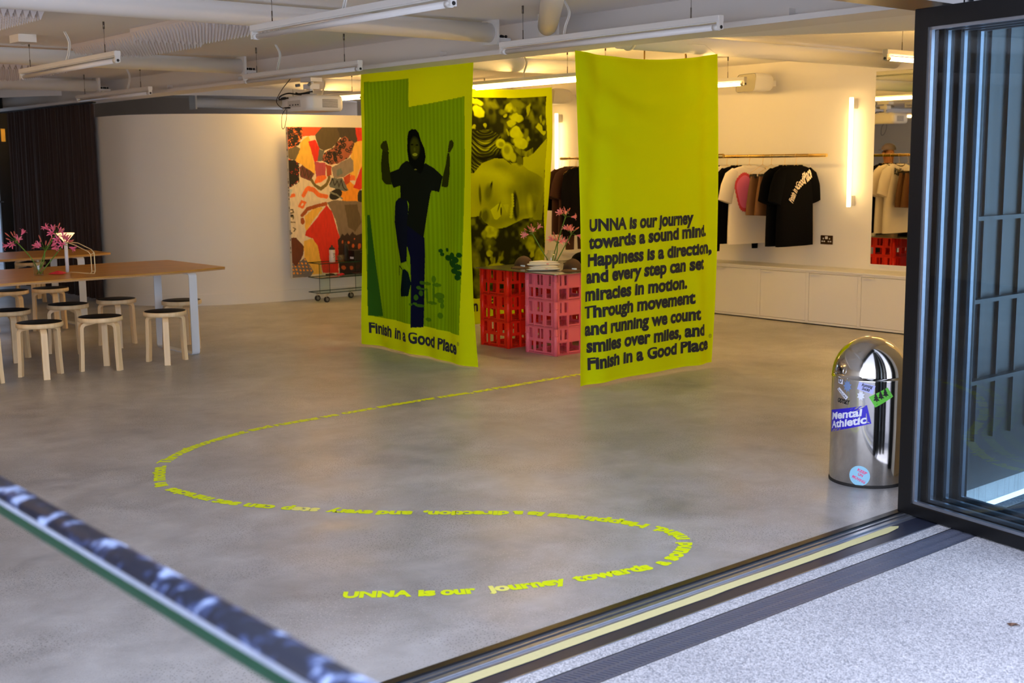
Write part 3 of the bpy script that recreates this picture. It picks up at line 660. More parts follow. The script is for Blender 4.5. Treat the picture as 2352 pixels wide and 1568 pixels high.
# threshold: tracks, sill plate, tape, drain
th = thing('door_track', (1.5, 3.07, 0), 'grooved metal floor track of the folding doors along the threshold', 'door track')
mb = MB()
mb.box(-2.6, 3.112, -0.05, 5.1, 3.145, 0.004)
mb.build('rubber_strip', M['black_alu'], th, True)
mb = MB().box(-2.6, 3.086, -0.03, 5.1, 3.112, -0.004).box(-2.6, 3.072, -0.03, 5.1, 3.080, 0.006).box(-2.6, 3.058, -0.03, 5.1, 3.064, -0.012)
mb.box(-2.6, 3.036, -0.03, 5.1, 3.056, 0.006).box(-2.6, 3.016, -0.03, 5.1, 3.034, 0.000)
mb.build('rail', M['grey_alu'], th, True)
MB().box(-2.6, 2.890, -0.05, 5.1, 3.016, -0.001).build('sill_plate', M['dark_plate'], th, True)
MB().box(-2.6, 2.884, -0.05, 5.1, 2.8905, 0.003).build('edge_strip', M['grey_alu'], th, True)
MB().box(-2.6, 3.02, -0.06, 5.1, 3.112, -0.03).build('groove', M['black'], th, True)
tp = MB()
xs = [i * 0.1 for i in range(0, 49)]
j = [rnd.uniform(-.003, .003) for _ in range(50)]
tp.add([(x, 2.953 + 0.012 * x / 4.8 + (j[i] if i < 48 else .012), 0.0012) for i, x in enumerate(xs)] + [(x, 3.006 + 0.006 * x / 4.8 + j[i + 1] * .8, 0.0012) for i, x in enumerate(xs)], [(i, i + 1, 50 + i, 49 + i) for i in range(48)])
tp.add([(4.795, 2.974, .0012), (4.83, 2.992, .0012), (4.80, 3.012, .0012)], [(0, 1, 2)])
tag(tp.build('tape_strip', M['tape']), 'long strip of pale yellow masking tape stuck along the door threshold', 'tape')

dr = thing('drain_channel', (1.5, 2.75, 0), 'narrow dark slotted drain grate running along the paving outside', 'drain')
MB().box(-3, 2.68, -0.10, 6.2, 2.685, -0.001).box(-3, 2.815, -0.10, 6.2, 2.82, -0.001).box(-3, 2.68, -0.11, 6.2, 2.82, -0.09).build('gutter', M['black'], dr, True)
mb = MB().box(-0.5, 2.685, -0.02, 6.2, 2.700, -0.002).box(-0.5, 2.744, -0.02, 6.2, 2.757, -0.002).box(-0.5, 2.800, -0.02, 6.2, 2.815, -0.002)
q = Matrix.Rotation(math.radians(112), 3, 'Z')
for i in range(340):
    x = -0.45 + i * 0.0195
    mb.obox((x, 2.722, -0.011), (0.050, 0.0105, 0.018), q)
    mb.obox((x + 0.009, 2.7785, -0.011), (0.050, 0.0105, 0.018), q)
mb.build('grate', M['grate'], dr, True)

# ------------------------------------------------------------------ folded glass doors
ddir = Vector((-0.188, -0.982, 0)).normalized()
nrm = Vector((-ddir.y, ddir.x, 0))      # points away from the opening
def leaf(name, corner, L, H, label, z0=0.005, cat='door'):
    root = thing(name, (corner[0], corner[1], 0), label, cat, kind='structure')
    fr = MB()
    def P(a, z, d): return (corner[0] + ddir.x * a + nrm.x * d, corner[1] + ddir.y * a + nrm.y * d, z)
    w = 0.082; t = 0.062
    fr.panel(L, H, t, [(w, 0.062 - z0, L - w, H - 0.085)], lambda x, z, d: P(x, z + z0, d))
    fr.build('frame', M['black_alu'], root, True, bevel=0.004)
    be = MB()
    def bead(a0, z0_, a1, z1_, d0, d1):
        vs = [P(a, z, d) for a in (a0, a1) for z in (z0_, z1_) for d in (d0, d1)]
        be.add(vs, [(0, 1, 3, 2), (4, 6, 7, 5), (0, 4, 5, 1), (2, 3, 7, 6), (0, 2, 6, 4), (1, 5, 7, 3)])
    zb = 0.062; zt = H + z0 - 0.085
    for a0, a1 in ((w, w + 0.014), (L - w - 0.014, L - w)): bead(a0, zb, a1, zt, 0.006, 0.026)
    for q0, q1 in ((zb, zb + 0.014), (zt - 0.014, zt)): bead(w, q0, L - w, q1, 0.006, 0.026)
    be.build('glazing_bead', M['grey_alu'], root, True)
    g = MB()
    vs = [P(a, z, d) for a in (w, L - w) for z in (zb, zt) for d in (0.028, 0.034)]
    g.add([vs[i] for i in (0, 2, 6, 4)], [(0, 1, 2, 3)])
    g.build('pane', M['door_glass'], root, True)
    return root
leaf('door_1', (5.020, 3.122), 0.95, 2.30, 'front leaf of the folded black framed glass doors at right')
for k, nm in ((1, 'door_2'), (2, 'door_3'), (3, 'door_4')):
    leaf(nm, (5.020 + nrm.x * 0.078 * k, 3.122 + nrm.y * 0.078 * k - 0.02 * k), 0.95, 2.30,
         ['', 'second leaf in the stack of folded glass doors', 'third leaf in the stack of folded glass doors', 'rearmost leaf in the stack of folded glass doors'][k])

# ------------------------------------------------------------------ far left glazed door, curtain and the yard beyond
root = thing('door_5', (5.4, 18.3, 0), 'black framed glass door at far left beside the dark curtain', 'door', kind='structure')
MB().panel(1.45, 2.44, 0.06, [(0.06, 0.10, 1.32, 2.02), (0.06, 2.10, 1.32, 2.28)], lambda x, z, d: (4.62 + x, 18.36 - d, z)).build('frame', M['black_alu'], root, True)
MB().add([(4.67, 18.33, 0.1), (5.95, 18.33, 0.1), (5.95, 18.33, 2.29), (4.67, 18.33, 2.29)], [(0, 1, 2, 3)]).build('pane', M['door_glass'], root, True)
MB().cyl((5.96, 18.30, 1.17), (5.96, 18.23, 1.17), 0.012).tube([(5.96, 18.235, 1.17), (5.82, 18.235, 1.17)], 0.013).build('door_handle', M['black'], root, True)
MB().box(6.00, 18.27, 2.02, 6.06, 18.30, 2.20).build('closer', M['brass'], root, True)
struct(MB().box(-2.6, 18.3, 2.44, 6.2, 18.42, 2.72).box(6.07, 18.3, 0, 6.2, 18.42, 2.5).box(-2.6, 18.3, 0, 4.62, 18.42, 2.5), 'trim_5', M['black_alu'], 'black framing above and beside the far left glass door', 'trim')
struct(MB().box(2, 22.2, -0.1, 9, 22.3, 1.98).box(2, 22.35, 2.35, 9, 22.45, 4.0), 'wall_yard', M['white_wall'], 'pale wall in the yard outside the far left door', 'wall')
struct(MB().box(2, 18.45, -0.15, 9, 22.3, -0.02), 'ground_yard', M['gravel'], 'pale paving in the yard outside the far left door', 'ground')
struct(MB().box(2, 21.0, 2.24, 9, 22.2, 2.28).box(2, 19.4, 2.40, 9, 20.2, 2.44), 'trim_6', M['clad3'], 'dark canopy in the yard outside the far left door', 'trim')
tag(MB().lathe([(0.001, 0), (0.06, 0.0), (0.07, 0.03), (0.07, 0.05), (0.001, 0.05)], (6.93, 21.4, 2.185), 16).build('canopy_lamp', M['outdoor_lamp']), 'small white lamp glowing under the canopy beyond the far left door', 'lamp')

def curtain(u, v):
    y = 17.85 - 3.0 * u
    a = u * 26 * 2 * PI + 0.6 * math.sin(u * 19)
    return (5.985 + 0.035 * math.sin(a) + 0.012 * math.sin(a * 2.3 + v) - 0.012 * v, y + 0.012 * math.sin(a * 0.5 + v * 2), 0.02 + 2.39 * (1 - v))
ct = thing('curtain', (5.98, 16.3, 0), 'floor-length dark brown pleated curtain next to the curved wall', 'curtain')
MB().grid(400, 10, curtain).build('fabric', M['curtain'], ct, True)
MB().box(5.965, 14.8, 2.412, 6.005, 18.2, 2.43).build('curtain_track', M['black'], ct, True)

# ------------------------------------------------------------------ ceiling ducts
def duct(x0, x1, y, label, z=2.572, r=0.068, end0=False, end1=False):
    t = thing('duct', ((x0 + x1) / 2, y, z), label, 'duct', 'white ceiling ducts')
    MB().cyl((x0, y, z), (x1, y, z), r, n=32).build('pipe', M['duct'], t, True)
    for e, x, s in ((end0, x0, -1), (end1, x1, 1)):
        if e:
            MB().box(x - 0.012, y - 0.085, z - 0.085, x + 0.012, y + 0.085, z + 0.087).build('end_plate', M['white'], t, True)
            mb = MB().box(min(x, x + s * 0.14), y - 0.06, z - 0.06, max(x, x + s * 0.14), y + 0.06, z - 0.035)
            mb.box(min(x, x + s * 0.14), y + 0.045, z - 0.035, max(x, x + s * 0.14), y + 0.055, z + 0.0).box(x + s * 0.04, y - 0.05, z - 0.085, x + s * 0.07, y - 0.01, z - 0.06)
            mb.build('bracket', M['white'], t, True)
            mb = MB()
            for k in range(5): mb.ball((x + s * (0.03 + 0.022 * k), y - 0.03 + 0.01 * (k % 2), z - 0.022), 0.012, 8, 6)
            mb.build('cable_gland', M['black'], t, True)
    return t
duct(-5.8, 5.78, 7.01, 'long white duct nearest the doorway, running across the front of the ceiling', end1=True)
duct(-5.8, 5.76, 10.69, 'long white duct over the front table, ending at the beam', end1=True)
duct(-5.8, 5.74, 14.1, 'long white duct furthest back at left, above the curtain', end1=True)
duct(6.9, 10.66, 6.83, 'warm-lit white duct at right above the bright lamp beside the door')
duct(6.3, 10.66, 9.12, 'warm-lit white duct above the hanging banners')
duct(6.3, 10.66, 12.55, 'warm-lit white duct near the curved wall, behind the projector')
t = thing('duct', (7.9, 15.9, 2.5), 'dark duct in the gap above the curved wall', 'duct', 'white ceiling ducts')
MB().cyl((7.75, 15.75, 2.50), (9.4, 15.75, 2.50), 0.068, n=24).build('pipe', M['duct'], t, True)
MB().box(7.73, 15.66, 2.41, 7.755, 15.84, 2.59).build('end_plate', M['white'], t, True)
t = thing('duct', (5.5, 6.2, 2.57), 'white duct slanting up towards the doorway from the beam', 'duct', 'white ceiling ducts')
pd = Vector((-0.655, -0.755, 0))
e0 = Vector((5.80, 6.42, 2.572))
MB().cyl(e0, e0 + pd * 4.0, 0.068, n=32).build('pipe', M['duct'], t, True)
MB().box(5.80, 6.33, 2.487, 5.824, 6.52, 2.659).build('end_plate', M['white'], t, True)
tag(MB().lathe([(0.05, 0), (0.075, 0.0), (0.08, 0.01), (0.08, 0.02), (0.05, 0.02)], (7.0, 6.83, 2.572), 24, axis=Matrix.Rotation(PI / 2, 3, 'Y')).build('duct_collar', M['white']), 'thin white collar at the near end of the right-hand duct', 'collar')

# ------------------------------------------------------------------ fluorescent lights
def batten(p0, p1, on, label, wires=True, cord=0.5, group=None, lit='tube_on'):
    p0 = Vector(p0); p1 = Vector(p1); d = (p1 - p0); L = d.length; d /= L
    n = Vector((-d.y, d.x, 0))
    t = thing('fluorescent_light', tuple((p0 + p1) / 2), label, 'light', group or ('lit fluorescent lights' if on else 'unlit fluorescent lights'))
    q = Matrix((d, n, Vector((0, 0, 1)))).transposed()
    c = (p0 + p1) / 2
    mb = MB()
    mb.obox(c + Vector((0, 0, 0.022)), (L, 0.048, 0.034), q).obox(c + Vector((0, 0, 0.003)), (L - 0.02, 0.030, 0.008), q)
    mb.build('housing', M['batten'], t, True, bevel=0.003)
    zt = Vector((0, 0, -0.026))
    MB().tube([p0 + d * 0.05 + zt, p1 - d * 0.05 + zt], 0.0165, 16).build('tube', M[lit] if on else M['tube_off'], t, True)
    for a, s in ((p0, 1), (p1, -1)):
        mb = MB().tube([a + d * 0.012 * s + zt, a + d * 0.052 * s + zt], 0.0185, 14)
        mb.obox(a + d * 0.008 * s + Vector((0, 0, 0.0)), (0.018, 0.036, 0.078), q)
        mb.build('end_cap', M['white'] if not on else M['cap'], t, True)
        MB().tube([a + d * 0.004 * s + zt, a - d * 0.004 * s + zt], 0.010, 10).build('lamp_holder', M['rubber'], t, True)
    if wires:
        for a in (p0 + d * 0.22, p1 - d * 0.22):
            mb = MB().tube([a + Vector((0, 0, 0.04)), (a.x, a.y, 2.655)], 0.0018, 5).tube([(a.x, a.y, 2.61), (a.x, a.y, 2.66)], 0.007, 8)
            mb.tube([a + Vector((0, 0, 0.04)), a + Vector((0, 0, 0.10))], 0.004, 6)
            mb.build('suspension_wire', M['wire'], t, True)
    if cord:
        a = p0 + d * (L * cord)
        w = [(a.x, a.y, 2.66), (a.x + 0.02, a.y - 0.03, 2.58), (a.x + 0.025, a.y + 0.01, 2.50), (a.x, a.y, p0.z + 0.03)]
        MB().tube(spline(w, 6), 0.005, 6).tube(spline([(x + 0.012, y, z) for x, y, z in w], 6), 0.005, 6).build('power_cord', M['white'], t, True)
    return t
ZL = 2.405
batten((3.59, 4.62, ZL), (3.59, 6.50, ZL), False, 'unlit white fluorescent light at top centre, hung nearest the doorway')
batten((3.59, 8.42, ZL), (3.62, 10.42, ZL), False, 'unlit fluorescent light below the spiky foam panels')
batten((3.59, 12.2, ZL), (3.59, 14.05, ZL), False, 'unlit fluorescent light far back at the left edge')
batten((5.42, 4.57, ZL), (5.42, 6.46, ZL), False, 'unlit fluorescent light in front of the beam above the text banner', cord=0.68)
batten((5.42, 8.16, ZL), (5.42, 10.00, ZL), False, 'unlit fluorescent light in front of the beam above the projector', cord=0.7)
batten((5.42, 11.96, ZL), (5.42, 13.87, ZL), False, 'unlit fluorescent light in front of the beam above the curtain', cord=0.3)
batten((7.80, 8.15, ZL), (7.80, 10.02, ZL), True, 'long lit fluorescent light between the two front banners', cord=0.45)
batten((7.72, 11.58, ZL), (7.72, 13.30, ZL), True, 'lit fluorescent light just right of the projector')
batten((9.60, 7.78, ZL), (9.60, 9.65, ZL), True, 'lit fluorescent light right of the text banner beside the wall speaker', lit='tube_wallside')
batten((8.10, 5.27, ZL), (9.90, 5.27, ZL), True, 'lit fluorescent light at upper right next to the door frame', lit='tube_wallside')
batten((7.80, 6.72, ZL), (7.80, 8.10, ZL), True, 'lit fluorescent light hidden behind the text banner', cord=0)
batten((8.10, 4.05, ZL), (9.90, 4.05, ZL), True, 'added unseen fluorescent light behind the folded glass doors, brightening the floor', cord=0)  # added lamp, out of sight, to brighten the floor at right
batten((1.76, 8.25, ZL), (1.76, 10.1, ZL), True, 'lit fluorescent light beyond the left edge of the photo, above the front table', cord=0, lit='tube_side')
batten((1.76, 11.95, ZL), (1.76, 13.8, ZL), True, 'lit fluorescent light beyond the left edge of the photo, above the back table', cord=0, lit='tube_side')
batten((9.60, 11.55, ZL), (9.60, 12.9, ZL), True, 'lit fluorescent light in the back corner, hidden by the face banner', lit='tube_wallside')

# vertical tube lamps on the back wall
def wall_tube(y, z0, z1, label):
    t = thing('wall_tube_light', (10.68, y, (z0 + z1) / 2), label, 'wall light', 'vertical tube lights on the back wall')
    MB().tube([(10.60, y, z0), (10.60, y, z1)], 0.020, 16).build('tube', M['tube_wall'], t, True)
    for z in (z0 + 0.06, z1 - 0.06):
        MB().box(10.612, y - 0.02, z - 0.05, 10.68, y + 0.02, z + 0.05).build('bracket', M['white'], t, True)
M['tube_wall'] = mat('lit_wall_tube', (255, 245, 220), 0.4, emit=(1.0, 0.66, 0.26), estr=14.0)
wall_tube(7.26, 1.175, 2.25, 'glowing vertical tube light on the wall between the clothes rail and the mirror')
wall_tube(11.58, 1.175, 2.25, 'glowing vertical tube light on the wall seen between the banners')

# ------------------------------------------------------------------ small ceiling items
def foam(p, label, n=12):
    c0 = Vector((*p[0], 0)); du = Vector((*p[1], 0)) - c0; dv = Vector((*p[2], 0)) - c0
    mb = MB(); zt = 2.658; zb = 2.632; m = max(8, int(n * dv.length / du.length))
    def Q(a, b, z): q = c0 + du * a + dv * b; return (q.x, q.y, z)
    mb.add([Q(0, 0, zt), Q(1, 0, zt), Q(1, 1, zt), Q(0, 1, zt), Q(0, 0, zb), Q(1, 0, zb), Q(1, 1, zb), Q(0, 1, zb)], [(0, 1, 2, 3), (0, 4, 5, 1), (1, 5, 6, 2), (2, 6, 7, 3), (3, 7, 4, 0)])
    for i in range(n):
        for k in range(m):
            a0, a1, b0, b1 = i / n, (i + 1) / n, k / m, (k + 1) / m
            mb.add([Q(a0, b0, zb), Q(a1, b0, zb), Q(a1, b1, zb), Q(a0, b1, zb), Q((a0 + a1) / 2, (b0 + b1) / 2, zb - 0.062)], [(0, 1, 4), (1, 2, 4), (2, 3, 4), (3, 0, 4)])
    return tag(mb.build('acoustic_foam_panel', M['foam']), label, 'foam panel', 'spiky acoustic foam panels on the ceiling')
foam([(4.02, 9.15), (4.62, 9.15), (4.02, 10.35)], 'white spiky foam panel right above the hanging unlit light')
foam([(3.92, 7.75), (4.52, 7.75), (3.92, 8.95)], 'white spiky foam panel tucked behind the front duct')
foam([(2.40, 8.0), (2.95, 8.0), (2.40, 8.85)], 'white spiky foam panel at the top left corner')
foam([(4.05, 12.3), (4.75, 12.3), (4.05, 13.9)], 'white spiky foam panel far left between two ducts')
s_ = thing('ceiling_sensor', (3.45, 9.85, 2.66), 'small white square sensor box on the ceiling at upper left', 'sensor')
MB().box(3.38, 9.75, 2.60, 3.52, 9.95, 2.66).build('housing', M['white_plastic'], s_, True, bevel=0.004)
MB().ball((3.45, 9.85, 2.598), (0.02, 0.02, 0.01)).build('indicator', M['clear_glass'], s_, True)
tag(MB().prism(rrect(-0.17, -0.06, 0.17, 0.06, 0.05), 0, 0.045, lambda a, b, h: (4.55 + a * 0.3 + b, 4.25 - a, 2.56 + h)).build('ceiling_unit', M['white_plastic'], bevel=0.008), 'rounded white unit at the top edge above the text banner', 'ceiling unit')

# =================================================================== BANNERS
def cloth_img(A, B, base):
    return np.ones(A.shape + (3,)) * base

def paint(img, mask, colr, alpha=1.0):
    m = mask.astype(float)[..., None] * alpha if mask.dtype == bool else mask[..., None] * alpha
    img[:] = img * (1 - m) + np.array(colr) * m

def soft_ell(A, B, e):
    a, b, ra, rb, rot, val, soft = e
    x = A - a; y = B - b
    c, s = math.cos(rot), math.sin(rot)
    u = (x * c - y * s) / ra; v = (x * s + y * c) / rb
    r = np.hypot(u, v)
    return np.clip((1 + soft * 0.5 - r) / max(soft, 0.05), 0, 1)

def ell(A, B, e):
    return ((A - e[0]) / max(e[2], 1e-3)) ** 2 + ((B - e[1]) / max(e[3], 1e-3)) ** 2 < 1

# --- left banner: hangs along the beam, faces the room's open side (-x)
XB = 6.185
def left_d(y, z):
    """how far the cloth bulges towards -x"""
    u = (9.33 - y) / 1.62; v = (2.43 - z) / 2.4
    d = 0.016 * np.sin(u * 13 + 3.0 * v) * (0.25 + v) + 0.012 * np.sin(u * 27 - 5 * v + 1) * v + 0.02 * np.sin(u * 5 + v * 4) * v
    d = d + 0.010 * np.sin((u * 0.8 + v) * 16) * np.exp(-v * 3) * np.clip(1.2 - u, 0, 1)
    d = d + 0.05 * np.clip(u - 0.8, 0, 1) * np.clip(v - 0.7, 0, 1) * 8
    return d
nu, nv = 330, 480
U, V = np.meshgrid(np.linspace(0, 1, nu), np.linspace(0, 1, nv))
ye0 = 9.30 + 0.10 * V ** 2; ye1 = 7.715 + 0.055 * np.sin(V * PI) - 0.02 * V
Yg = ye0 + (ye1 - ye0) * U
Zt = 2.430 + 0 * U; Zb_ = 0.022 - 0.012 * U
Zg = Zt + (Zb_ - Zt) * V
Pg = np.stack([XB - left_d(Yg, Zg), Yg, Zg], -1)
img = cloth_img(Yg, Zg, LIME)
ph = inpoly(Yg, Zg, LEFT_ART['photo'])
stripe = 0.5 + 0.5 * np.sin(Yg * 2 * PI / 0.052 + 0.6 * np.sin(Zg * 3))
green = L3((116, 160, 8))[None, None] * (0.80 + 0.20 * stripe)[..., None] * (0.9 + 0.25 * vnoise(Yg, Zg, 1.6, 3))[..., None]
img = np.where(ph[..., None], green, img)
side = inpoly(Yg, Zg, [[9.32, .28], [9.10, .30], [9.16, .8], [9.20, 1.2], [9.24, 1.2]])
paint(img, side & ph, L3((44, 92, 26)))
NAVY = L3((16, 20, 44)); TEE = L3((20, 26, 20)); SKIN = L3((38, 46, 10))
paint(img, inpoly(Yg, Zg, LEFT_ART['leg']), NAVY); paint(img, inpoly(Yg, Zg, LEFT_ART['thigh']), L3((18, 24, 36)))
paint(img, inpoly(Yg, Zg, LEFT_ART['ankle']), L3((120, 160, 20)))
paint(img, inpoly(Yg, Zg, LEFT_ART['shoe']), L3((14, 28, 34)))
lace = seg_dist(Yg, Zg, [(LEFT_ART['shoe'][0][0], LEFT_ART['shoe'][0][1]), (LEFT_ART['shoe'][0][0] + .06, LEFT_ART['shoe'][0][1] + .03), (LEFT_ART['shoe'][0][0] + .07, LEFT_ART['shoe'][0][1] - .05)])
paint(img, lace < 0.005, L3((14, 24, 24)))
for k in ('arml', 'armr', 'fistl', 'fistr'): paint(img, inpoly(Yg, Zg, LEFT_ART[k]), SKIN * (1.3 if 'fist' in k else 1.0))
paint(img, inpoly(Yg, Zg, LEFT_ART['tee']), TEE)
paint(img, inpoly(Yg, Zg, LEFT_ART['hair']), L3((12, 16, 12)))
paint(img, soft_ell(Yg, Zg, LEFT_ART['face'] + [0, 1, .4]), L3((54, 64, 12)))
paint(img, ell(Yg, Zg, LEFT_ART['teeth']), L3((132, 150, 36)))
for e in LEFT_ART['eyes']: paint(img, ell(Yg, Zg, e), L3((14, 16, 8)))
paint(img, soft_ell(Yg, Zg, LEFT_ART['nose'] + [0, 1, .8]), L3((80, 92, 18)), 0.7)
paint(img, ell(Yg, Zg, LEFT_ART['neck']), L3((120, 130, 40)))
for e in LEFT_ART['leaves']: paint(img, ell(Yg, Zg, e), L3((26, 70, 22)))
for e in LEFT_ART['leaves2']: paint(img, ell(Yg, Zg, e), L3((58, 104, 16)), 0.8)
edge = (U < 0.006) | (U > 0.994) | (V > 0.994)
paint(img, edge, LIME * 1.08)
bn = thing('hanging_banner', (XB, 8.5, 2.43), 'tall lime green banner printed with a dancing figure, hung along the beam at left', 'banner')
colour_grid('cloth', Yg, Zg, Pg, img, M['banner_cloth'], bn)
def left_map(y, z): return (XB - float(left_d(y, z)) - 0.004, y, z)
left_map.flip = True
text_on('lettering', 'Finish in a Good Place', (9.300, 0.132), (7.925, 0.088), 0.098, left_map, M['ink'], bn, 0.035)
text_on('lettering', '®', (7.915, 0.168), (7.885, 0.167), 0.03, left_map, M['ink'], bn, 0.0, 0.0, 1.0)

# --- text banner: across the front of the display, faces the doorway (-y)
YT = 6.45
def text_d(x, z):
    u = (x - 6.1) / 1.5; t = (2.43 - z)
    c = np.clip(4 * u * (1 - u), 0, 1)
    q = t - 0.42 * c
    d = 0.026 * np.sin(2 * PI * q / 0.34) * np.exp(-((t - 0.35) / 0.55) ** 2) * c ** 0.7
    d = d + 0.020 * np.sin(u * 2 * PI * 4.5 + t) * np.exp(-((u - 0.06) / 0.16) ** 2) + 0.022 * np.sin(u * 2 * PI * 5 + 1.0 - 0.8 * t) * np.exp(-((u - 0.95) / 0.14) ** 2)
    d = d + 0.03 * np.sin(t * 1.8 + 0.3) * c + 0.010 * np.sin(u * 17 + 2 * t) * np.clip(t - 1.3, 0, 1)
    return d
nu, nv = 160, 240
U, V = np.meshgrid(np.linspace(0, 1, nu), np.linspace(0, 1, nv))
x0 = 6.087 + 0.055 * V; x1 = 7.594 + 0.03 * np.sin(V * PI) + 0.01 * V
Xg = x0 + (x1 - x0) * U
Zt = 2.425 + 0.045 * U - 0.075 * 4 * U * (1 - U) * 0.7; Zb_ = 0.018 + 0.016 * U
Zg = Zt + (Zb_ - Zt) * V
Pg = np.stack([Xg, YT - text_d(Xg, Zg), Zg], -1)
img = cloth_img(Xg, Zg, LIME)
paint(img, (U < 0.012) | (U > 0.988) | (V > 0.992) | (V < 0.006), LIME * 1.08)
bt = thing('hanging_banner', (6.85, YT, 2.43), 'tall lime green banner covered in bold dark lettering, nearest the doorway', 'banner')
colour_grid('cloth', Xg, Zg, Pg, img, M['banner_cloth'], bt)
def text_map(x, z): return (x, YT - float(text_d(x, z)) - 0.004, z)
LINES = [('UNNA is our journey', 6.223, 1.145, 7.333, 1.157), ('towards a sound mind.', 6.223, 1.017, 7.519, 1.056), ('Happiness is a direction,', 6.214, 0.891, 7.581, 0.917),
         ('and every step can set', 6.200, 0.767, 7.489, 0.795), ('miracles in motion.', 6.191, 0.638, 7.299, 0.653), ('Through movement', 6.184, 0.511, 7.381, 0.528),
         ('and running we count', 6.195, 0.382, 7.443, 0.394), ('smiles over miles, and', 6.217, 0.255, 7.499, 0.264), ('Finish in a Good Place', 6.228, 0.126, 7.556, 0.144)]
for s_, a, b, c, d in LINES:
    text_on('lettering', s_, (a, b), (c, d), 0.092, text_map, M['ink'], bt, 0.046)
text_on('lettering', '®', (7.565, 0.235), (7.595, 0.236), 0.03, text_map, M['ink'], bt, 0.0, 0.0, 1.0)
mb = MB().tube([(7.594, YT, 2.47), (7.60, YT + 0.12, 2.55), (7.62, YT + 0.38, 2.575)], 0.0015, 5).tube([(6.087, YT, 2.425), (6.12, YT, 2.435)], 0.0015, 5)
mb.build('hanging_cord', M['white'], bt, True)

# --- face banner: at the back of the display
YF = 9.7
def face_d(x, z):
    u = (x - 7.2) / 1.6; t = 2.43 - z
    c = np.clip(4 * u * (1 - u), 0, 1)
    return 0.012 * np.sin(u * 21 + 2 * t) * (0.3 + 0.4 * t) * 0.6 + 0.014 * np.sin(2 * PI * (t - 0.25 * c) / 0.3) * np.exp(-t * 2.5) * c + 0.02 * np.sin(u * 9) * np.clip(t - 1.9, 0, 1)
nu, nv = 330, 460
U, V = np.meshgrid(np.linspace(0, 1, nu), np.linspace(0, 1, nv))
x0 = 7.20 + 0.04 * V; x1 = 8.816 - 0.11 * V + 0.03 * np.sin(V * PI * 2)
Xg = x0 + (x1 - x0) * U
Zt = 2.40 + 0.022 * U - 0.06 * 4 * U * (1 - U) * 0.6; Zb_ = 0.02 + 0.02 * U
Zg = Zt + (Zb_ - Zt) * V
Pg = np.stack([Xg, YF - face_d(Xg, Zg), Zg], -1)
WXg = Xg + 0.045 * (vnoise(Xg, Zg, 11, 31) - .5) + 0.02 * (vnoise(Xg, Zg, 30, 32) - .5); WZg = Zg + 0.045 * (vnoise(Xg, Zg, 11, 33) - .5) + 0.02 * (vnoise(Xg, Zg, 30, 34) - .5)
g = 0.05 + 0.30 * np.clip(vnoise(Xg, Zg, 9, 5) * vnoise(Xg, Zg, 21, 6) * 2.2 - 0.35, 0, 1)
dk = soft_ell(Xg, Zg, [7.95, 1.83, .12, .16, 0, 1, 1.2]); g = g * (1 - 0.8 * dk)
def lay(mask, val):
    global g
    g = g * (1 - mask) + val * mask
for e in FACE_ART['blobs0']: lay(soft_ell(WXg, WZg, e), e[5] * (0.9 + 0.15 * vnoise(Xg, Zg, 25, 8)))
for e in FACE_ART['blobs1']: lay(soft_ell(WXg, WZg, e), e[5] * (0.75 + 0.4 * vnoise(Xg, Zg, 30, 9)))
lay(inpoly(Xg, Zg, FACE_ART['skinr']).astype(float), 0.72)
lay(soft_ell(Xg, Zg, [8.62, 1.22, .17, .26, 0, 1, 1]) * inpoly(Xg, Zg, FACE_ART['skinr']), 0.42)
head = inpoly(Xg, Zg, FACE_ART['head'])
lay(head.astype(float), 0.70 + 0.05 * (vnoise(Xg, Zg, 12, 2) - 0.5))
for e in FACE_ART['shade']: g = g + head * soft_ell(Xg, Zg, e[:6] + [1.6]) * e[5]
hair = inpoly(Xg, Zg, FACE_ART['hair'])
strand = 0.5 + 0.5 * np.sin((Zg * 1.0 + 0.25 * np.sin((Xg - 7.6) * 5)) * 2 * PI / 0.022 + 3 * vnoise(Xg, Zg, 14, 4))
st2 = 0.5 + 0.5 * np.sin((Zg + 0.35 * np.sin((Xg - 7.5) * 4)) * 2 * PI / 0.045 + 7 * vnoise(Xg * .4, Zg, 16, 41))
lay(hair.astype(float), np.clip(0.02 + 0.75 * (0.35 + 0.65 * strand) * st2 * np.clip(vnoise(Xg * .5, Zg, 9, 12) * 1.5 - .2, 0, 1), 0, .8))
tl = inpoly(Xg, Zg, FACE_ART['tail']); lay(tl.astype(float), 0.18 + 0.35 * vnoise(Xg * 3, Zg, 20, 14))
for e in FACE_ART['ear']: lay(soft_ell(Xg, Zg, e), e[5])
lay(inpoly(Xg, Zg, FACE_ART['nose']).astype(float), 0.88); lay(inpoly(Xg, Zg, FACE_ART['tri']).astype(float), 0.80)
for e in FACE_ART['dark']: lay(soft_ell(Xg, Zg, e), e[5])
for e in FACE_ART['teeth']: lay(soft_ell(Xg, Zg, e), e[5])
g = np.clip(g, 0.02, 1.0)[..., None]
DARKI = L3((15, 15, 12))
img = DARKI + (LIME * 0.92 - DARKI) * g ** 1.25
img = np.where(inpoly(Xg, Zg, FACE_ART['photo'])[..., None], img, LIME)
bf = thing('hanging_banner', (8.0, YF, 2.43), 'lime banner printed with a large laughing face on its side, behind the crates', 'banner')
colour_grid('cloth', Xg, Zg, Pg, img, M['banner_cloth'], bf)
def face_map(x, z): return (x, YF - float(face_d(x, z)) - 0.004, z)
text_on('lettering', 'Finish in a Good Place', (7.33, 0.158), (8.60, 0.158), 0.10, face_map, M['ink'], bf, 0.035)
MB().tube([(8.816, YF, 2.42), (8.83, YF, 2.66)], 0.0015, 5).tube([(7.2, YF, 2.40), (7.2, YF, 2.66)], 0.0015, 5).build('hanging_cord', M['white'], bf, True)

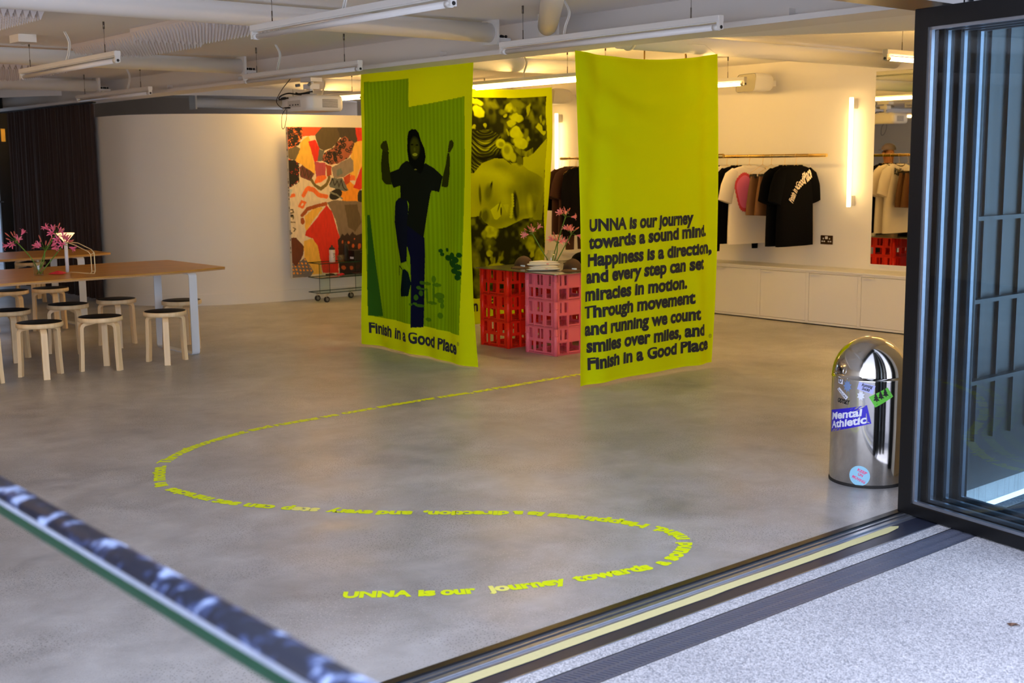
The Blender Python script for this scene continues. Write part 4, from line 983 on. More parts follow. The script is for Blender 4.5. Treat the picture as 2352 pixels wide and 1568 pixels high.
# =================================================================== FLOOR LETTERING
WORDS = [('UNNA', 2.434, 3.892, 2.648, 3.725), ('is', 2.662, 3.717, 2.722, 3.672), ('our', 2.738, 3.665, 2.858, 3.582), ('journey', 2.889, 3.571, 3.190, 3.427),
 ('towards', 3.217, 3.416, 3.580, 3.322), ('a', 3.632, 3.322, 3.687, 3.325), ('sound', 3.718, 3.332, 3.975, 3.443), ('mind.', 3.998, 3.475, 4.050, 3.745),
 ('Happiness', 4.039, 3.780, 3.811, 4.218), ('is', 3.795, 4.244, 3.750, 4.306), ('a', 3.737, 4.323, 3.701, 4.362), ('direction,', 3.687, 4.376, 3.378, 4.650),
 ('and', 3.351, 4.675, 3.229, 4.797), ('every', 3.213, 4.814, 3.066, 4.997), ('step', 3.044, 5.025, 2.927, 5.185), ('can', 2.905, 5.218, 2.822, 5.356),
 ('set', 2.810, 5.384, 2.750, 5.518), ('miracles', 2.744, 5.545, 2.680, 5.885), ('in', 2.684, 5.935, 2.698, 6.022), ('motion.', 2.706, 6.046, 2.860, 6.349),
 ('Through', 2.895, 6.392, 3.174, 6.650), ('movement', 3.195, 6.664, 3.635, 6.815), ('and', 3.650, 6.822, 3.815, 6.842), ('running', 3.835, 6.846, 4.177, 6.855),
 ('we', 4.195, 6.857, 4.328, 6.865), ('count', 4.362, 6.869, 4.623, 6.878), ('smiles', 4.650, 6.880, 4.951, 6.884), ('over', 4.971, 6.886, 5.167, 6.883),
 ('miles,', 5.186, 6.882, 5.465, 6.872), ('and', 5.495, 6.870, 5.664, 6.868), ('Finish', 5.688, 6.868, 5.983, 6.874), ('in', 5.999, 6.876, 6.101, 6.884),
 ('a', 6.116, 6.885, 6.179, 6.888), ('Good', 6.191, 6.888, 6.449, 6.882), ('Place', 6.465, 6.88, 6.740, 6.868)]
knots = []
for w in WORDS:
    for p in ((w[1], w[2]), (w[3], w[4])):
        if not knots or math.hypot(p[0] - knots[-1][0], p[1] - knots[-1][1]) > 0.05: knots.append(p)
dense = np.array(spline(knots, 12))
for _ in range(40):
    dense[1:-1] = 0.25 * dense[:-2] + 0.5 * dense[1:-1] + 0.25 * dense[2:]
seg = np.hypot(*np.diff(dense, axis=0).T); S = np.concatenate([[0], np.cumsum(seg)])
def at_s(s):
    x = np.interp(s, S, dense[:, 0]); y = np.interp(s, S, dense[:, 1])
    x2 = np.interp(s + 0.02, S, dense[:, 0]); y2 = np.interp(s + 0.02, S, dense[:, 1]); x1 = np.interp(s - 0.02, S, dense[:, 0]); y1 = np.interp(s - 0.02, S, dense[:, 1])
    d = np.array([x2 - x1, y2 - y1]); d /= np.linalg.norm(d)
    return np.array([x, y]), d
def near_s(p): return S[np.argmin(np.hypot(dense[:, 0] - p[0], dense[:, 1] - p[1]))]
fl = thing('floor_lettering', (3.8, 5.2, 0.001), 'winding line of yellow-green vinyl lettering stuck on the concrete floor', 'floor lettering')
for w, ax, ay, bx, by in WORDS:
    v, f, wid = glyphs(w, 0.055)
    s0, s1 = near_s((ax, ay)), near_s((bx, by))
    mb = MB(); vs = []
    for x, y in v:
        p, d = at_s(s0 + (s1 - s0) * x / wid)
        q = p + np.array([-d[1], d[0]]) * y * 0.074
        vs.append((q[0], q[1], 0.0014))
    mb.add(vs, f)
    cx_ = sorted(set())
    for i, fc in enumerate(f):
        gx = sum(v[k][0] for k in fc) / len(fc) / wid
        if (w == 'journey' and gx < 0.26) or (w == 'step' and gx < 0.72): mb.mi[i] = 1
    mb.build('word', [M['floor_vinyl'], M['floor_vinyl_pale']], fl, True)

# =================================================================== STOOLS AND TABLES
def stool():
    t = thing('stool', (0, 0, 0), 'x', 'stool', 'round three-legged stools by the front table')
    MB().lathe([(0.001, 0.402), (0.172, 0.402), (0.178, 0.408), (0.178, 0.436), (0.174, 0.4395), (0.165, 0.440)], n=48).build('seat', M['birch'], t)
    MB().lathe([(0.001, 0.4415), (0.168, 0.4415), (0.170, 0.4400), (0.166, 0.439)], n=48).build('seat_top', M['lino'], t)
    for k in range(3):
        a = k * 2 * PI / 3
        outer = [(0.045, 0.402)] + [(0.125 + 0.052 * math.sin(q), 0.350 + 0.052 * math.cos(q)) for q in [i * PI / 12 for i in range(7)]] + [(0.183, 0.12), (0.190, 0.0)]
        inner = [(0.158, 0.0), (0.152, 0.12)] + [(0.123 + 0.024 * math.sin(q), 0.346 + 0.026 * math.cos(q)) for q in [PI / 2 - i * PI / 10 for i in range(6)]] + [(0.045, 0.385)]
        mb = MB()
        c, s_ = math.cos(a), math.sin(a)
        mb.prism(outer + inner, -0.025, 0.025, lambda r, z, h: (r * c - h * s_, r * s_ + h * c, z))
        mb.build('leg', M['birch'], t, bevel=0.003)
    return t
STOOLS = [(3.415, 9.80, 0.35, 'birch stool with black seat in the front row, second from left'), (3.915, 9.82, 1.0, 'birch stool with black seat in the middle of the front row'),
 (4.465, 9.79, 0.1, 'birch stool at the right end of the front row beside the white table leg'), (2.90, 9.72, 0.05, 'birch stool cut off by the left edge of the photo, only its leg showing'),
 (4.07, 10.93, 0.7, 'birch stool on the far side of the front table, below the table lamp'), (4.56, 11.03, 0.2, 'birch stool on the far side of the table, in front of the curtain edge'),
 (4.945, 10.48, 0.9, 'birch stool standing behind the white table leg at the table end'), (3.52, 10.83, 0.4, 'birch stool at the left edge on the far side of the front table'),
 (4.50, 12.54, 0.45, 'amber-lit stool pushed up to the back table under the flower jar'), (4.11, 12.57, 0.8, 'amber-lit stool at the back table at the left edge of the photo')]
proto = stool()
for i, (x, y, a, lb) in enumerate(STOOLS):
    o = proto if i == 0 else copy_tree(proto)
    o.location = (x, y, 0); o.rotation_euler = (0, 0, a); o['label'] = lb
for k, lb in enumerate(('bottom stool of the stack in front of the far left glass door', 'middle stool of the stack in front of the far left glass door', 'top stool of the stack in front of the far left glass door')):
    o = copy_tree(proto, label=lb, group='stools stacked by the glass door'); o.location = (5.25, 15.25, 0.072 * k); o.rotation_euler = (0, 0, 0.3 + 0.35 * k)

def table(x0, x1, y0, y1, legs, fy0, fy1, label):
    t = thing('table', ((x0 + x1) / 2, (y0 + y1) / 2, 0), label, 'table')
    poly = [(x0, y0 - 0.01), (x0 + 0.9, y0 - 0.005), (x1 - 0.55, y0 + 0.01)] + arc((x1 - 0.03, y0 + 0.16), 0.03, -PI / 2 + 0.25, 0, 4) + arc((x1 - 0.03, y1 - 0.10), 0.03, 0, PI / 2 - 0.1, 4) + [(x1 - 0.6, y1 - 0.02), (x0 + 0.9, y1), (x0, y1)]
    MB().prism(poly, 0.735, 0.7455).build('tabletop', M['oak'], t, True)
    MB().prism([(a + (0.002 if a < x1 - .3 else -0.002), b) for a, b in poly], 0.722, 0.735).build('ply_edge', M['ply'], t, True)
    for lx in legs:
        w = 0.036; th_ = 0.010; r = 0.035
        out = rrect(fy0, 0.0, fy1, 0.722, r, 5); inn = rrect(fy0 + th_, th_, fy1 - th_, 0.722 - th_, r - th_, 5)
        mb = MB(); n = len(out)
        vs = [(lx + s_ * w, a, b) for s_ in (-1, 1) for a, b in out] + [(lx + s_ * w, a, b) for s_ in (-1, 1) for a, b in inn]
        fs = []
        for i in range(n):
            k = (i + 1) % n
            fs += [(i, k, n + k, n + i), (2 * n + i, 3 * n + i, 3 * n + k, 2 * n + k), (i, 2 * n + i, 2 * n + k, k), (n + i, n + k, 3 * n + k, 3 * n + i)]
        mb.add(vs, fs)
        mb.build('leg_frame', M['white_metal'], t, True)
    return t
table(2.2, 5.225, 9.995, 11.40, (4.83, 2.7), 9.99, 10.72, 'long oak-topped table with white metal loop legs in front, set with flowers and a lamp')
table(2.2, 5.25, 12.62, 13.75, (4.87, 2.7), 12.63, 13.42, 'second oak-topped table with white loop legs behind the front table, before the curtain')

# ------------------------------------------------------------------ jars of flowers
def jar(name, loc, r, h, label, water=0.6):
    t = thing(name, loc, label, 'vase')
    MB().lathe([(0.001, 0.002), (r * .9, 0.002), (r, 0.008), (r, h * .78), (r * .72, h * .88), (r * .68, h * .92), (r * .74, h * .94), (r * .74, h), (r * .70, h), (r * .66, h * .9), (r * .94, h * .77), (r * .94, 0.01), (0.001, 0.008)], n=28).build('glass', M['clear_glass'], t)
    MB().lathe([(0.001, 0.010), (r * .92, 0.010), (r * .92, h * water), (0.001, h * water)], n=24).build('water', M['clear_glass'], t)
    return t

def flower_parts(head, direction, size, rng, m):
    """one six-petalled trumpet flower"""
    d = Vector(direction).normalized(); u = d.orthogonal().normalized(); w = d.cross(u)
    mb = MB()
    for k in range(6):
        a = k * PI / 3 + rng.uniform(-.2, .2)
        e = u * math.cos(a) + w * math.sin(a); tn = d.cross(e)
        L_ = size * rng.uniform(0.85, 1.1)
        rows = [(0.0, 0.05, 0.10), (0.25, 0.14, 0.16), (0.55, 0.36, 0.17), (0.8, 0.72, 0.14), (0.86, 1.0, 0.09), (0.74, 1.15, 0.015)]
        vs = []
        for al, rr, wd in rows:
            wob = rng.uniform(-.03, .03)
            c = Vector(head) + d * (L_ * al) + e * (L_ * rr * 0.62) + tn * (wob * size)
            vs += [c - tn * wd * size * .7, c + d * 0.03 * size, c + tn * wd * size * .7]
        fs = []
        for i in range(len(rows) - 1):
            for q in range(2): fs.append((i * 3 + q, i * 3 + q + 1, i * 3 + q + 4, i * 3 + q + 3))
        mb.add(vs, fs, 0, True)
        mb.tube([Vector(head) + d * size * .2, Vector(head) + d * size * rng.uniform(.8, 1.0) + e * size * .16], size * 0.014, 4)
    return mb

def flower_stem(base, top, label, group, seed, n_fl=5, n_bud=4, size=0.045, m='petal'):
    rng = random.Random(seed)
    b = Vector(base); tp_ = Vector(top)
    t = thing('cut_flower', base, label, 'flower', group)
    midp = (b + tp_) / 2 + Vector((rng.uniform(-.02, .02), rng.uniform(-.02, .02), 0.01))
    st = MB().tube(spline([b, midp, tp_], 6), 0.0048, 7)
    heads = []
    ax = (tp_ - midp).normalized()
    for k in range(n_fl + n_bud):
        a = k * 2.4 + rng.uniform(-.3, .3)
        e = ax.orthogonal().normalized(); w = ax.cross(e)
        isb = k >= n_fl
        dr_ = (e * math.cos(a) + w * math.sin(a)) * (0.9 if not isb else 0.5) + ax * (0.35 if not isb else 1.0)
        dr_.normalize()
        L_ = rng.uniform(0.035, 0.06) * (size / 0.045)
        st.tube([tp_, tp_ + ax * 0.008 + dr_ * L_ * .5, tp_ + dr_ * L_], 0.0018, 5)
        heads.append((tp_ + dr_ * L_, dr_, isb))
    so = st.build('stem', M['stem'], t, True)
    for h, d_, isb in heads:
        if isb:
            L_ = size * rng.uniform(.6, 1.1)
            MB().tube([h, h + d_ * L_ * .4, h + d_ * L_ * .8, h + d_ * L_], [0.002, 0.0055, 0.005, 0.001], 7).build('bud', M['bud'], so, True)
        else:
            flower_parts(h, d_, size, rng, m).build('blossom', M[m], so, True)
    return t
zt = 0.7455
jar('flower_jar', (3.69, 10.53, zt), 0.042, 0.135, 'clear glass jar of pink flowers standing on the front table')
for i, (tx, ty, tz, lb) in enumerate(((3.58, 10.68, 1.02, 'pink flower stem leaning left in the jar on the front table'), (3.80, 10.40, 1.08, 'tallest pink flower stem in the jar on the front table'), (3.73, 10.46, 0.96, 'short central pink flower stem in the jar on the front table'), (3.86, 10.38, 1.0, 'pink flower stem leaning right towards the lamp on the front table'))):
    flower_stem((3.69 + 0.015 * math.cos(i * 1.7), 10.53 + 0.015 * math.sin(i * 1.7), zt + 0.012), (tx, ty, tz), lb, 'flowers in the front table jar', 20 + i, 4 + i % 2, 4, 0.058, 'petal')
jar('flower_jar', (3.27, 10.9, zt), 0.042, 0.135, 'glass jar of flowers beyond the left edge of the photo on the front table')
for i, (tx, ty, tz) in enumerate(((3.40, 10.86, 1.13), (3.38, 10.95, 1.02))):
    flower_stem((3.27, 10.9 + 0.02 * i - 0.01, zt + 0.012), (tx, ty, tz), ('upper pink flower spray poking in at the left edge of the photo', 'lower pink flower spray poking in at the left edge of the photo')[i], 'flowers at the left edge', 41 + i, 5, 2, 0.055, 'petal')

# table lamp
lt = thing('table_lamp', (3.985, 10.66, zt), 'slim table lamp with a glowing cone shade on the front table', 'lamp')
MB().tube([(3.985, 10.66, zt), (3.985, 10.66, 1.012)], 0.0155, 16).build('stand', M['white_metal'], lt, True)
MB().lathe([(0.018, 0.0), (0.022, 0.01), (0.075, 0.07), (0.078, 0.074), (0.074, 0.076), (0.02, 0.02), (0.018, 0.0)], (3.985, 10.66, 1.010), 28).build('lamp_shade', M['shade'], lt, True)
hx, hy = 0.055, -0.40
def hp(s_, z, o=0.0): return (3.985 + 0.014 * s_ + o * 0.2, 10.66 + 0.32 * s_ * -1 + 0 , z)
w1 = [(3.985, 10.65, 1.008), (4.02, 10.55, 0.985), (4.06, 10.36, 0.935), (4.065, 10.32, 0.91), (4.065, 10.315, 0.77), (4.06, 10.33, 0.75), (4.03, 10.50, 0.748), (3.985, 10.68, 0.748)]
w2 = [(p[0] + 0.016, p[1] - 0.035, p[2] + (0.018 if p[2] > 0.9 else 0.0)) for p in w1[1:6]]
mb = MB().tube(w1, 0.004, 7).tube([w1[0]] + w2 + [w1[6]], 0.004, 7)
for a, b in ((3, 2), (4, 3)): mb.tube([w1[a], w2[b]], 0.003, 6)
mb.build('wire_handle', mat('cream_wire', (222, 206, 160), 0.4), lt, True)
def lump(u, v):
    a = 2 * PI * u; r = 0.06 * (1 - v) * (1 + 0.25 * math.sin(a * 3) + 0.1 * math.sin(a * 7))
    return (3.853 + r * math.cos(a) * 1.1, 10.52 + r * math.sin(a), zt + 0.004 + 0.022 * v ** 0.6 + 0.005 * math.sin(a * 5) * v)
tag(MB().grid(26, 6, lump, wrap=True).build('folded_cloth', M['red_cloth']), 'small crumpled red cloth lying beside the table lamp', 'cloth')

# =================================================================== PAINTING, TROLLEY
nu, nv = 300, 330
px0, px1, pz0, pz1, PY = 7.615, 9.30, 0.292, 2.098, 13.06
Xg, Zg = np.meshgrid(np.linspace(px0, px1, nu), np.linspace(pz1, pz0, nv))
img = np.ones(Xg.shape + (3,)) * L3((238, 218, 182))
wx = Xg + 0.012 * (vnoise(Xg, Zg, 16, 21) - .5) + 0.006 * (vnoise(Xg, Zg, 40, 22) - .5); wz = Zg + 0.012 * (vnoise(Xg, Zg, 16, 23) - .5) + 0.006 * (vnoise(Xg, Zg, 40, 24) - .5)
prng = random.Random(5)
for s_ in CANVAS_ART:
    kind, c, pts = s_[0], L3(s_[1]), s_[2]
    tone = (0.9 + 0.2 * vnoise(Xg * 3, Zg, 18, prng.randint(0, 99)))[..., None]
    if kind == 'p': mk = inpoly(wx, wz, pts)
    elif kind == 's': mk = seg_dist(wx, wz, pts) < s_[3] / 2
    elif kind == 'e':
        e = [pts[0][0], pts[0][1], s_[3], s_[4], s_[5], 1, .1]; mk = soft_ell(wx, wz, e) > 0.5
    elif kind == 'r':
        mk = np.zeros(Xg.shape, bool); reg = inpoly(wx, wz, pts); a = [p[0] for p in pts]; b = [p[1] for p in pts]
        for _ in range(int(90)):
            qx, qz = prng.uniform(min(a), max(a)), prng.uniform(min(b), max(b)); rr = s_[3] * prng.uniform(.7, 1.15)
            d_ = np.hypot((wx - qx), (wz - qz) * prng.uniform(.8, 1.2)); mk |= np.abs(d_ - rr * .75) < max(0.004, rr * 0.30)
        mk &= reg
    else:
        reg = inpoly(wx, wz, pts); mk = reg & (np.sin((wx * 0.8 + wz) * 2 * PI / 0.07) * np.sin((wx - wz) * 2 * PI / 0.11) > 0.45)
    img = np.where(mk[..., None], c * tone, img)
pc = thing('painting', ((px0 + px1) / 2, PY, 1.2), 'large unframed abstract painting in red, yellow, orange and black on the curved wall', 'painting')
colour_grid('painted_canvas', Xg, Zg, np.stack([Xg, 0 * Xg + PY, Zg], -1), img, M['canvas'], pc)
mb = MB().box(px0 - 0.001, PY + 0.001, pz0, px1, PY + 0.04, pz1)
for _ in range(26):
    z = prng.uniform(pz0, pz1); mb.box(px0 - 0.0025, PY + 0.012, z, px0 - 0.001, PY + 0.024, z + prng.uniform(.004, .03), 1)
mb.build('canvas_side', [M['canvas_edge'], M['black']], pc, True)

tr = thing('glass_trolley', (8.3, 12.9, 0), 'low glass trolley with three tiers on black casters, under the painting', 'trolley')
tx0, tx1, ty0, ty1 = 7.79, 9.2, 12.70, 12.99
SH = glass('trolley_glass', (0.84, 0.94, 0.87), refl=1.2)
for z in (0.117, 0.297, 0.472):
    s_ = MB().add([(tx0, ty0, z), (tx1, ty0, z), (tx1, ty1, z), (tx0, ty1, z)], [(0, 1, 2, 3)]).build('shelf', SH, tr, True)
    e = MB()
    for a in ((tx0, ty0 - .002, tx1, ty0), (tx0, ty1, tx1, ty1 + .002), (tx0 - .002, ty0, tx0, ty1), (tx1, ty0, tx1 + .002, ty1)): e.box(a[0], a[1], z - 0.005, a[2], a[3], z + 0.005)
    e.build('glass_edge', M['glass_edge'], s_, True)
for x in (7.93, 8.45, 9.0):
    s_ = MB().add([(x, ty0 + .03, 0.117), (x, ty1 - .03, 0.117), (x, ty1 - .03, 0.472), (x, ty0 + .03, 0.472)], [(0, 1, 2, 3)]).build('upright', SH, tr, True)
    MB().box(x - .003, ty0 + .027, 0.12, x + .003, ty0 + .03, 0.470).box(x - .003, ty1 - .03, 0.12, x + .003, ty1 - .027, 0.470).build('glass_edge', M['glass_edge'], s_, True)
for x, y in ((7.90, 12.74), (7.90, 12.95), (9.08, 12.74), (9.08, 12.95), (8.38, 12.95)):
    cs = MB().box(x - .022, y - .022, 0.104, x + .022, y + .022, 0.112).prism([(-.02, .075), (.025, .105), (-.025, .105), (-.03, .04)], -0.014, 0.014, lambda a, b, h: (x + a, y + h, b)).build('caster', M['chrome'], tr, True)
    MB().cyl((x - .012, y - .011, 0.036), (x - .012, y + .011, 0.036), 0.036, n=24).build('wheel', M['rubber'], cs, True)
    MB().cyl((x - .012, y - .0125, 0.036), (x - .012, y + .0125, 0.036), 0.020, n=18).build('hub', M['grey_plastic'], cs, True)

def bottle(x, y, z, h, r, m, mc, label):
    t = thing('water_bottle', (x, y, z), label, 'bottle', 'water bottles on the glass trolley')
    MB().lathe([(0.001, 0), (r * .92, 0), (r, 0.008), (r, h * .38), (r * .9, h * .46), (r, h * .54), (r, h * .70), (r * .92, h * .74), (0.001, h * .74)], n=24).build('body', m, t)
    MB().lathe([(r * .95, h * .73), (r * .98, h * .78), (r * .7, h * .86), (r * .3, h * .90), (r * .28, h * .97), (r * .18, h), (0.001, h)], n=20).build('cap', mc, t)
    return t
b1 = bottle(8.02, 12.80, 0.477, 0.205, 0.037, M['bottle_white'], M['rubber'], 'white sports bottle with dark cap on the glass trolley')
MB().tube([(-0.012, -0.0385, 0.105), (0.012, -0.0375, 0.105), (-0.008, -0.038, 0.085), (0.012, -0.0375, 0.068), (-0.014, -0.0385, 0.056)], 0.0028, 5).build('logo', M['black'], b1)
bottle(8.25, 12.86, 0.477, 0.23, 0.036, M['black'], M['black'], 'black sports bottle behind the frosted bowl on the glass trolley')
t = thing('bowl', (8.10, 12.74, 0.477), 'small frosted lidded tub in front of the bottles on the glass trolley', 'bowl')
MB().lathe([(0.001, 0), (0.034, 0), (0.044, 0.02), (0.048, 0.07), (0.044, 0.07), (0.03, 0.006), (0.001, 0.006)], n=24).build('tub', M['bowl'], t)
MB().lathe([(0.05, 0.07), (0.051, 0.085), (0.001, 0.087)], n=24).build('lid', M['bowl'], t)
t = thing('shoe_box', (8.62, 12.84, 0.477), 'long black box on the top tier of the glass trolley', 'box')
MB().box(-0.30, -0.075, 0, 0.30, 0.10, 0.115).build('box_body', M['black'], t)
MB().box(-0.304, -0.079, 0.085, 0.304, 0.104, 0.122).build('lid', M['black'], t)
MB().box(-0.3055, -0.05, 0.02, -0.3005, 0.02, 0.045).build('size_label', M['st_white'], t)
MB().box(-0.22, -0.0805, 0.098, -0.06, -0.0792, 0.101).build('printed_line', M['grey_plastic'], t)
def strap_coil(x, y, z, label, m, sx=0.05):
    mb = MB().tube([(sx * math.cos(a) * (1 - .03 * a), 0.03 * math.sin(a), 0.012 + 0.012 * abs(math.sin(a * 1.5))) for a in [i * 0.42 for i in range(31)]], 0.008, 6)
    o = mb.build('coiled_strap', m); o.location = (x, y, z)
    return tag(o, label, 'strap', 'coiled straps on the trolley')
strap_coil(8.12, 12.78, 0.302, 'small coiled bright red strap on the middle glass tier, nearest the trolley end', M['red_cloth'])
strap_coil(8.70, 12.80, 0.302, 'larger coiled red strap on the middle glass tier beside the banner edge', M['red_cloth'], 0.08)
strap_coil(8.42, 12.86, 0.302, 'coiled dark strap lying between the two red ones on the trolley', M['dark_brown'], 0.08)
strap_coil(8.02, 12.86, 0.302, 'coiled olive strap at the left of the middle glass tier', M['cap_brown'], 0.06)

# =================================================================== PROJECTOR
pj = thing('projector', (6.03, 9.95, 2.43), 'white ceiling projector hung under the beam, cables looping from its back', 'projector')
def pbody(z): return rrect(5.86, 9.66, 6.24, 10.17, 0.05, 6)
mb = MB()
prof = [(2.128, 0.92), (2.14, 0.97), (2.16, 1.0), (2.235, 1.0), (2.258, 0.97), (2.266, 0.90)]
base = rrect(-0.19, -0.255, 0.19, 0.255, 0.06, 6); n = len(base)
vs = [(6.05 + a * k, 9.915 + b * k, z) for z, k in prof for a, b in base]
mb.add(vs, [(i * n + q, i * n + (q + 1) % n, (i + 1) * n + (q + 1) % n, (i + 1) * n + q) for i in range(len(prof) - 1) for q in range(n)] , 0, True)
mb.add([(6.05 + a * .92, 9.915 + b * .92, 2.128) for a, b in base], [tuple(range(n))]); mb.add([(6.05 + a * .9, 9.915 + b * .9, 2.266) for a, b in base], [tuple(range(n))])
mb.build('shell', M['projector'], pj, True)
mb = MB()
for k in range(8): mb.box(6.0, 9.655, 2.158 + k * 0.0095, 6.16, 9.6605, 2.1625 + k * 0.0095)
mb.build('side_vent', M['vent'], pj, True)
mb = MB().box(5.855, 9.80, 2.165, 5.8605, 10.02, 2.225)
mb.build('port_panel', mat('port_grey', (190, 184, 174), 0.5), pj, True)
mb = MB()
for a in (9.83, 9.87, 9.92, 9.97): mb.box(5.853, a, 2.18, 5.8555, a + 0.02, 2.19)
mb.build('port', M['black'], pj, True)
l_ = MB().cyl((6.235, 10.06, 2.20), (6.262, 10.06, 2.20), 0.055, n=24).build('lens_ring', M['grey_plastic'], pj, True)
MB().cyl((6.25, 10.06, 2.20), (6.268, 10.06, 2.20), 0.042, n=24).build('lens', M['lens'], l_, True)
mb = MB().box(5.98, 9.86, 2.27, 6.12, 9.98, 2.283).cyl((6.05, 9.92, 2.283), (6.05, 9.92, 2.36), 0.018).box(6.0, 9.86, 2.33, 6.10, 9.98, 2.375).box(5.99, 9.83, 2.395, 6.11, 10.01, 2.43)
mb.cyl((6.05, 9.92, 2.36), (6.05, 9.92, 2.43), 0.022)
for a in (9.80, 10.02): mb.tube([(6.03, 9.92, 2.28), (6.03, a, 2.276)], 0.009, 6).cyl((6.03, a, 2.264), (6.03, a, 2.28), 0.012)
mb.build('mount', M['white'], pj, True)
MB().cyl((5.97, 9.83, 2.365), (6.0, 9.86, 2.375), 0.014).cyl((6.10, 9.98, 2.345), (6.14, 10.0, 2.35), 0.012).cyl((5.98, 10.0, 2.37), (5.95, 10.03, 2.365), 0.014).build('mount_knob', M['grey_plastic'], pj, True)
MB().tube(spline([(6.03, 9.92, 2.29), (5.98, 10.02, 2.285), (5.93, 10.13, 2.30), (5.88, 10.19, 2.275), (5.85, 10.16, 2.245), (5.835, 10.08, 2.245), (5.85, 10.0, 2.25)], 8), 0.007, 7).tube([(5.835, 10.09, 2.246), (5.84, 10.03, 2.25)], 0.012, 8).tube(spline([(6.05, 9.9, 2.31), (5.98, 10.0, 2.29), (5.97, 10.06, 2.30)], 6), 0.009, 7).build('power_cable', M['black'], pj, True)
MB().tube(spline([(5.95, 10.12, 2.43), (5.90, 10.20, 2.33), (5.85, 10.21, 2.23), (5.845, 10.12, 2.17), (5.845, 10.03, 2.165)], 8), 0.0035, 6).tube([(5.848, 10.06, 2.165), (5.848, 9.97, 2.162)], 0.007, 7).tube(spline([(5.845, 10.03, 2.16), (5.84, 10.10, 2.10), (5.84, 10.11, 1.99), (5.84, 10.07, 1.985), (5.84, 10.03, 2.06), (5.845, 10.02, 2.15)], 8), 0.003, 6).build('signal_cable', M['black'], pj, True)

# =================================================================== CRATES AND DISPLAY
def crate_mesh(m, name='milk_crate', L=0.44, W=0.37, H=0.233):
    mb = MB(); t = 0.007
    zl0, zl1 = H - 0.205, H - 0.125; zu0, zu1 = H - 0.098, H - 0.012
    shortf = [(.03, zl0, .08, zl1), (.11, zl0, .205, zl1), (.25, zl0, .315, zl1), (.03, zu0, .07, zu1), (.135, zu0, .168, zu1), (.178, zu0, .21, zu1), (.285, zu0, .315, zu1)]
    longf = [(.046, zl0 - .01, .133, zl1), (.16, zl0, .28, zl1), (.307, zl0 - .01, .394, zl1), (.055, zu0, .072, zu1), (.105, zu0, .135, zu1), (.305, zu0, .335, zu1), (.368, zu0, .385, zu1)]
    mb.panel(W, H, t, shortf, lambda a, z, d: (d, W - a, z))
    mb.panel(W, H, t, shortf, lambda a, z, d: (L - d, W - a, z))
    mb.panel(L, H, t, longf, lambda a, z, d: (a, d, z))
    mb.panel(L, H, t, longf, lambda a, z, d: (a, W - d, z))
    holes = [(0.03 + i * 0.066, 0.03 + k * 0.066, 0.075 + i * 0.066, 0.075 + k * 0.066) for i in range(6) for k in range(5)]
    mb.panel(L, W, 0.006, holes, lambda a, b, d: (a, b, 0.008 + d))
    for x in (0.004, L - 0.004):
        for y in (0.004, W - 0.004):
            mb.cyl((x, y, 0.0), (x, y, H), 0.021, n=12); mb.cyl((x, y, H - 0.062), (x, y, H - 0.055), 0.025, n=12)
    for z in (0.004, H - 0.118, H - 0.006):
        mb.box(-0.006, -0.006, z, L + 0.006, 0.0, z + 0.006).box(-0.006, W, z, L + 0.006, W + 0.006, z + 0.006).box(-0.006, 0, z, 0.0, W, z + 0.006).box(L, 0, z, L + 0.006, W, z + 0.006)
    for y in (0.095, 0.23, 0.335): mb.box(-0.005, W - y - .004, 0, 0, W - y + .004, H).box(L, W - y - .004, 0, L + .005, W - y + .004, H)
    for x in (0.146, 0.293): mb.box(x - .004, -0.005, 0, x + .004, 0, H).box(x - .004, W, 0, x + .004, W + .005, H)
    return mb.build(name, m)
pos = {0: 'bottom', 1: 'middle', 2: 'top'}
def stack(x, y, m, colr, where, group, proto=None):
    for k in range(3):
        o = proto if (proto and k == 0 and 'label' not in proto) else None
        if o is None:
            o = proto.copy(); col.objects.link(o)
        o.location = (x, y, 0.234 * k)
        tag(o, f'{pos[k]} {colr} plastic crate of the stack {where}', 'crate', group)
pinkp = crate_mesh(M['crate_pink']); redp = crate_mesh(M['crate_red'])
stack(7.04, 7.715, M['crate_pink'], 'pink', 'next to the text banner', 'pink display crates', pinkp)
stack(7.04, 8.343, M['crate_red'], 'red', 'at the left end of the display', 'red display crates', redp)
stack(7.76, 8.343, M['crate_red'], 'red', 'at the display back, reflected in the mirror', 'red display crates', redp)
stack(7.76, 7.715, M['crate_pink'], 'pink', 'hidden behind the text banner', 'pink display crates', pinkp)
ZS = 0.710
tag(MB().prism(rrect(6.985, 7.655, 8.30, 8.745, 0.02, 3), 0.7045, ZS).build('display_top', M['sheet']), 'thin reflective metal sheet laid across the crate stacks', 'display top')
jar('flower_jar', (7.30, 8.05, ZS), 0.045, 0.17, 'tall glass jar of pink flowers on the crate display')
for i, (tx, ty, tz, lb) in enumerate(((7.20, 8.18, 1.02, 'pink flower stem leaning left in the jar on the crates'), (7.36, 7.93, 1.17, 'tallest pink flower stem in the jar on the crates'), (7.33, 8.0, 0.94, 'low central pink flower stem in the jar on the crates'), (7.40, 7.90, 1.02, 'pink flower stem leaning right in the jar on the crates'))):
    flower_stem((7.30 + 0.015 * math.cos(i * 1.7), 8.05 + 0.015 * math.sin(i * 1.7), ZS + 0.012), (tx, ty, tz), lb, 'flowers in the crate display jar', 60 + i, 4 + (i == 2) * 2, 3, 0.052, 'petal2')
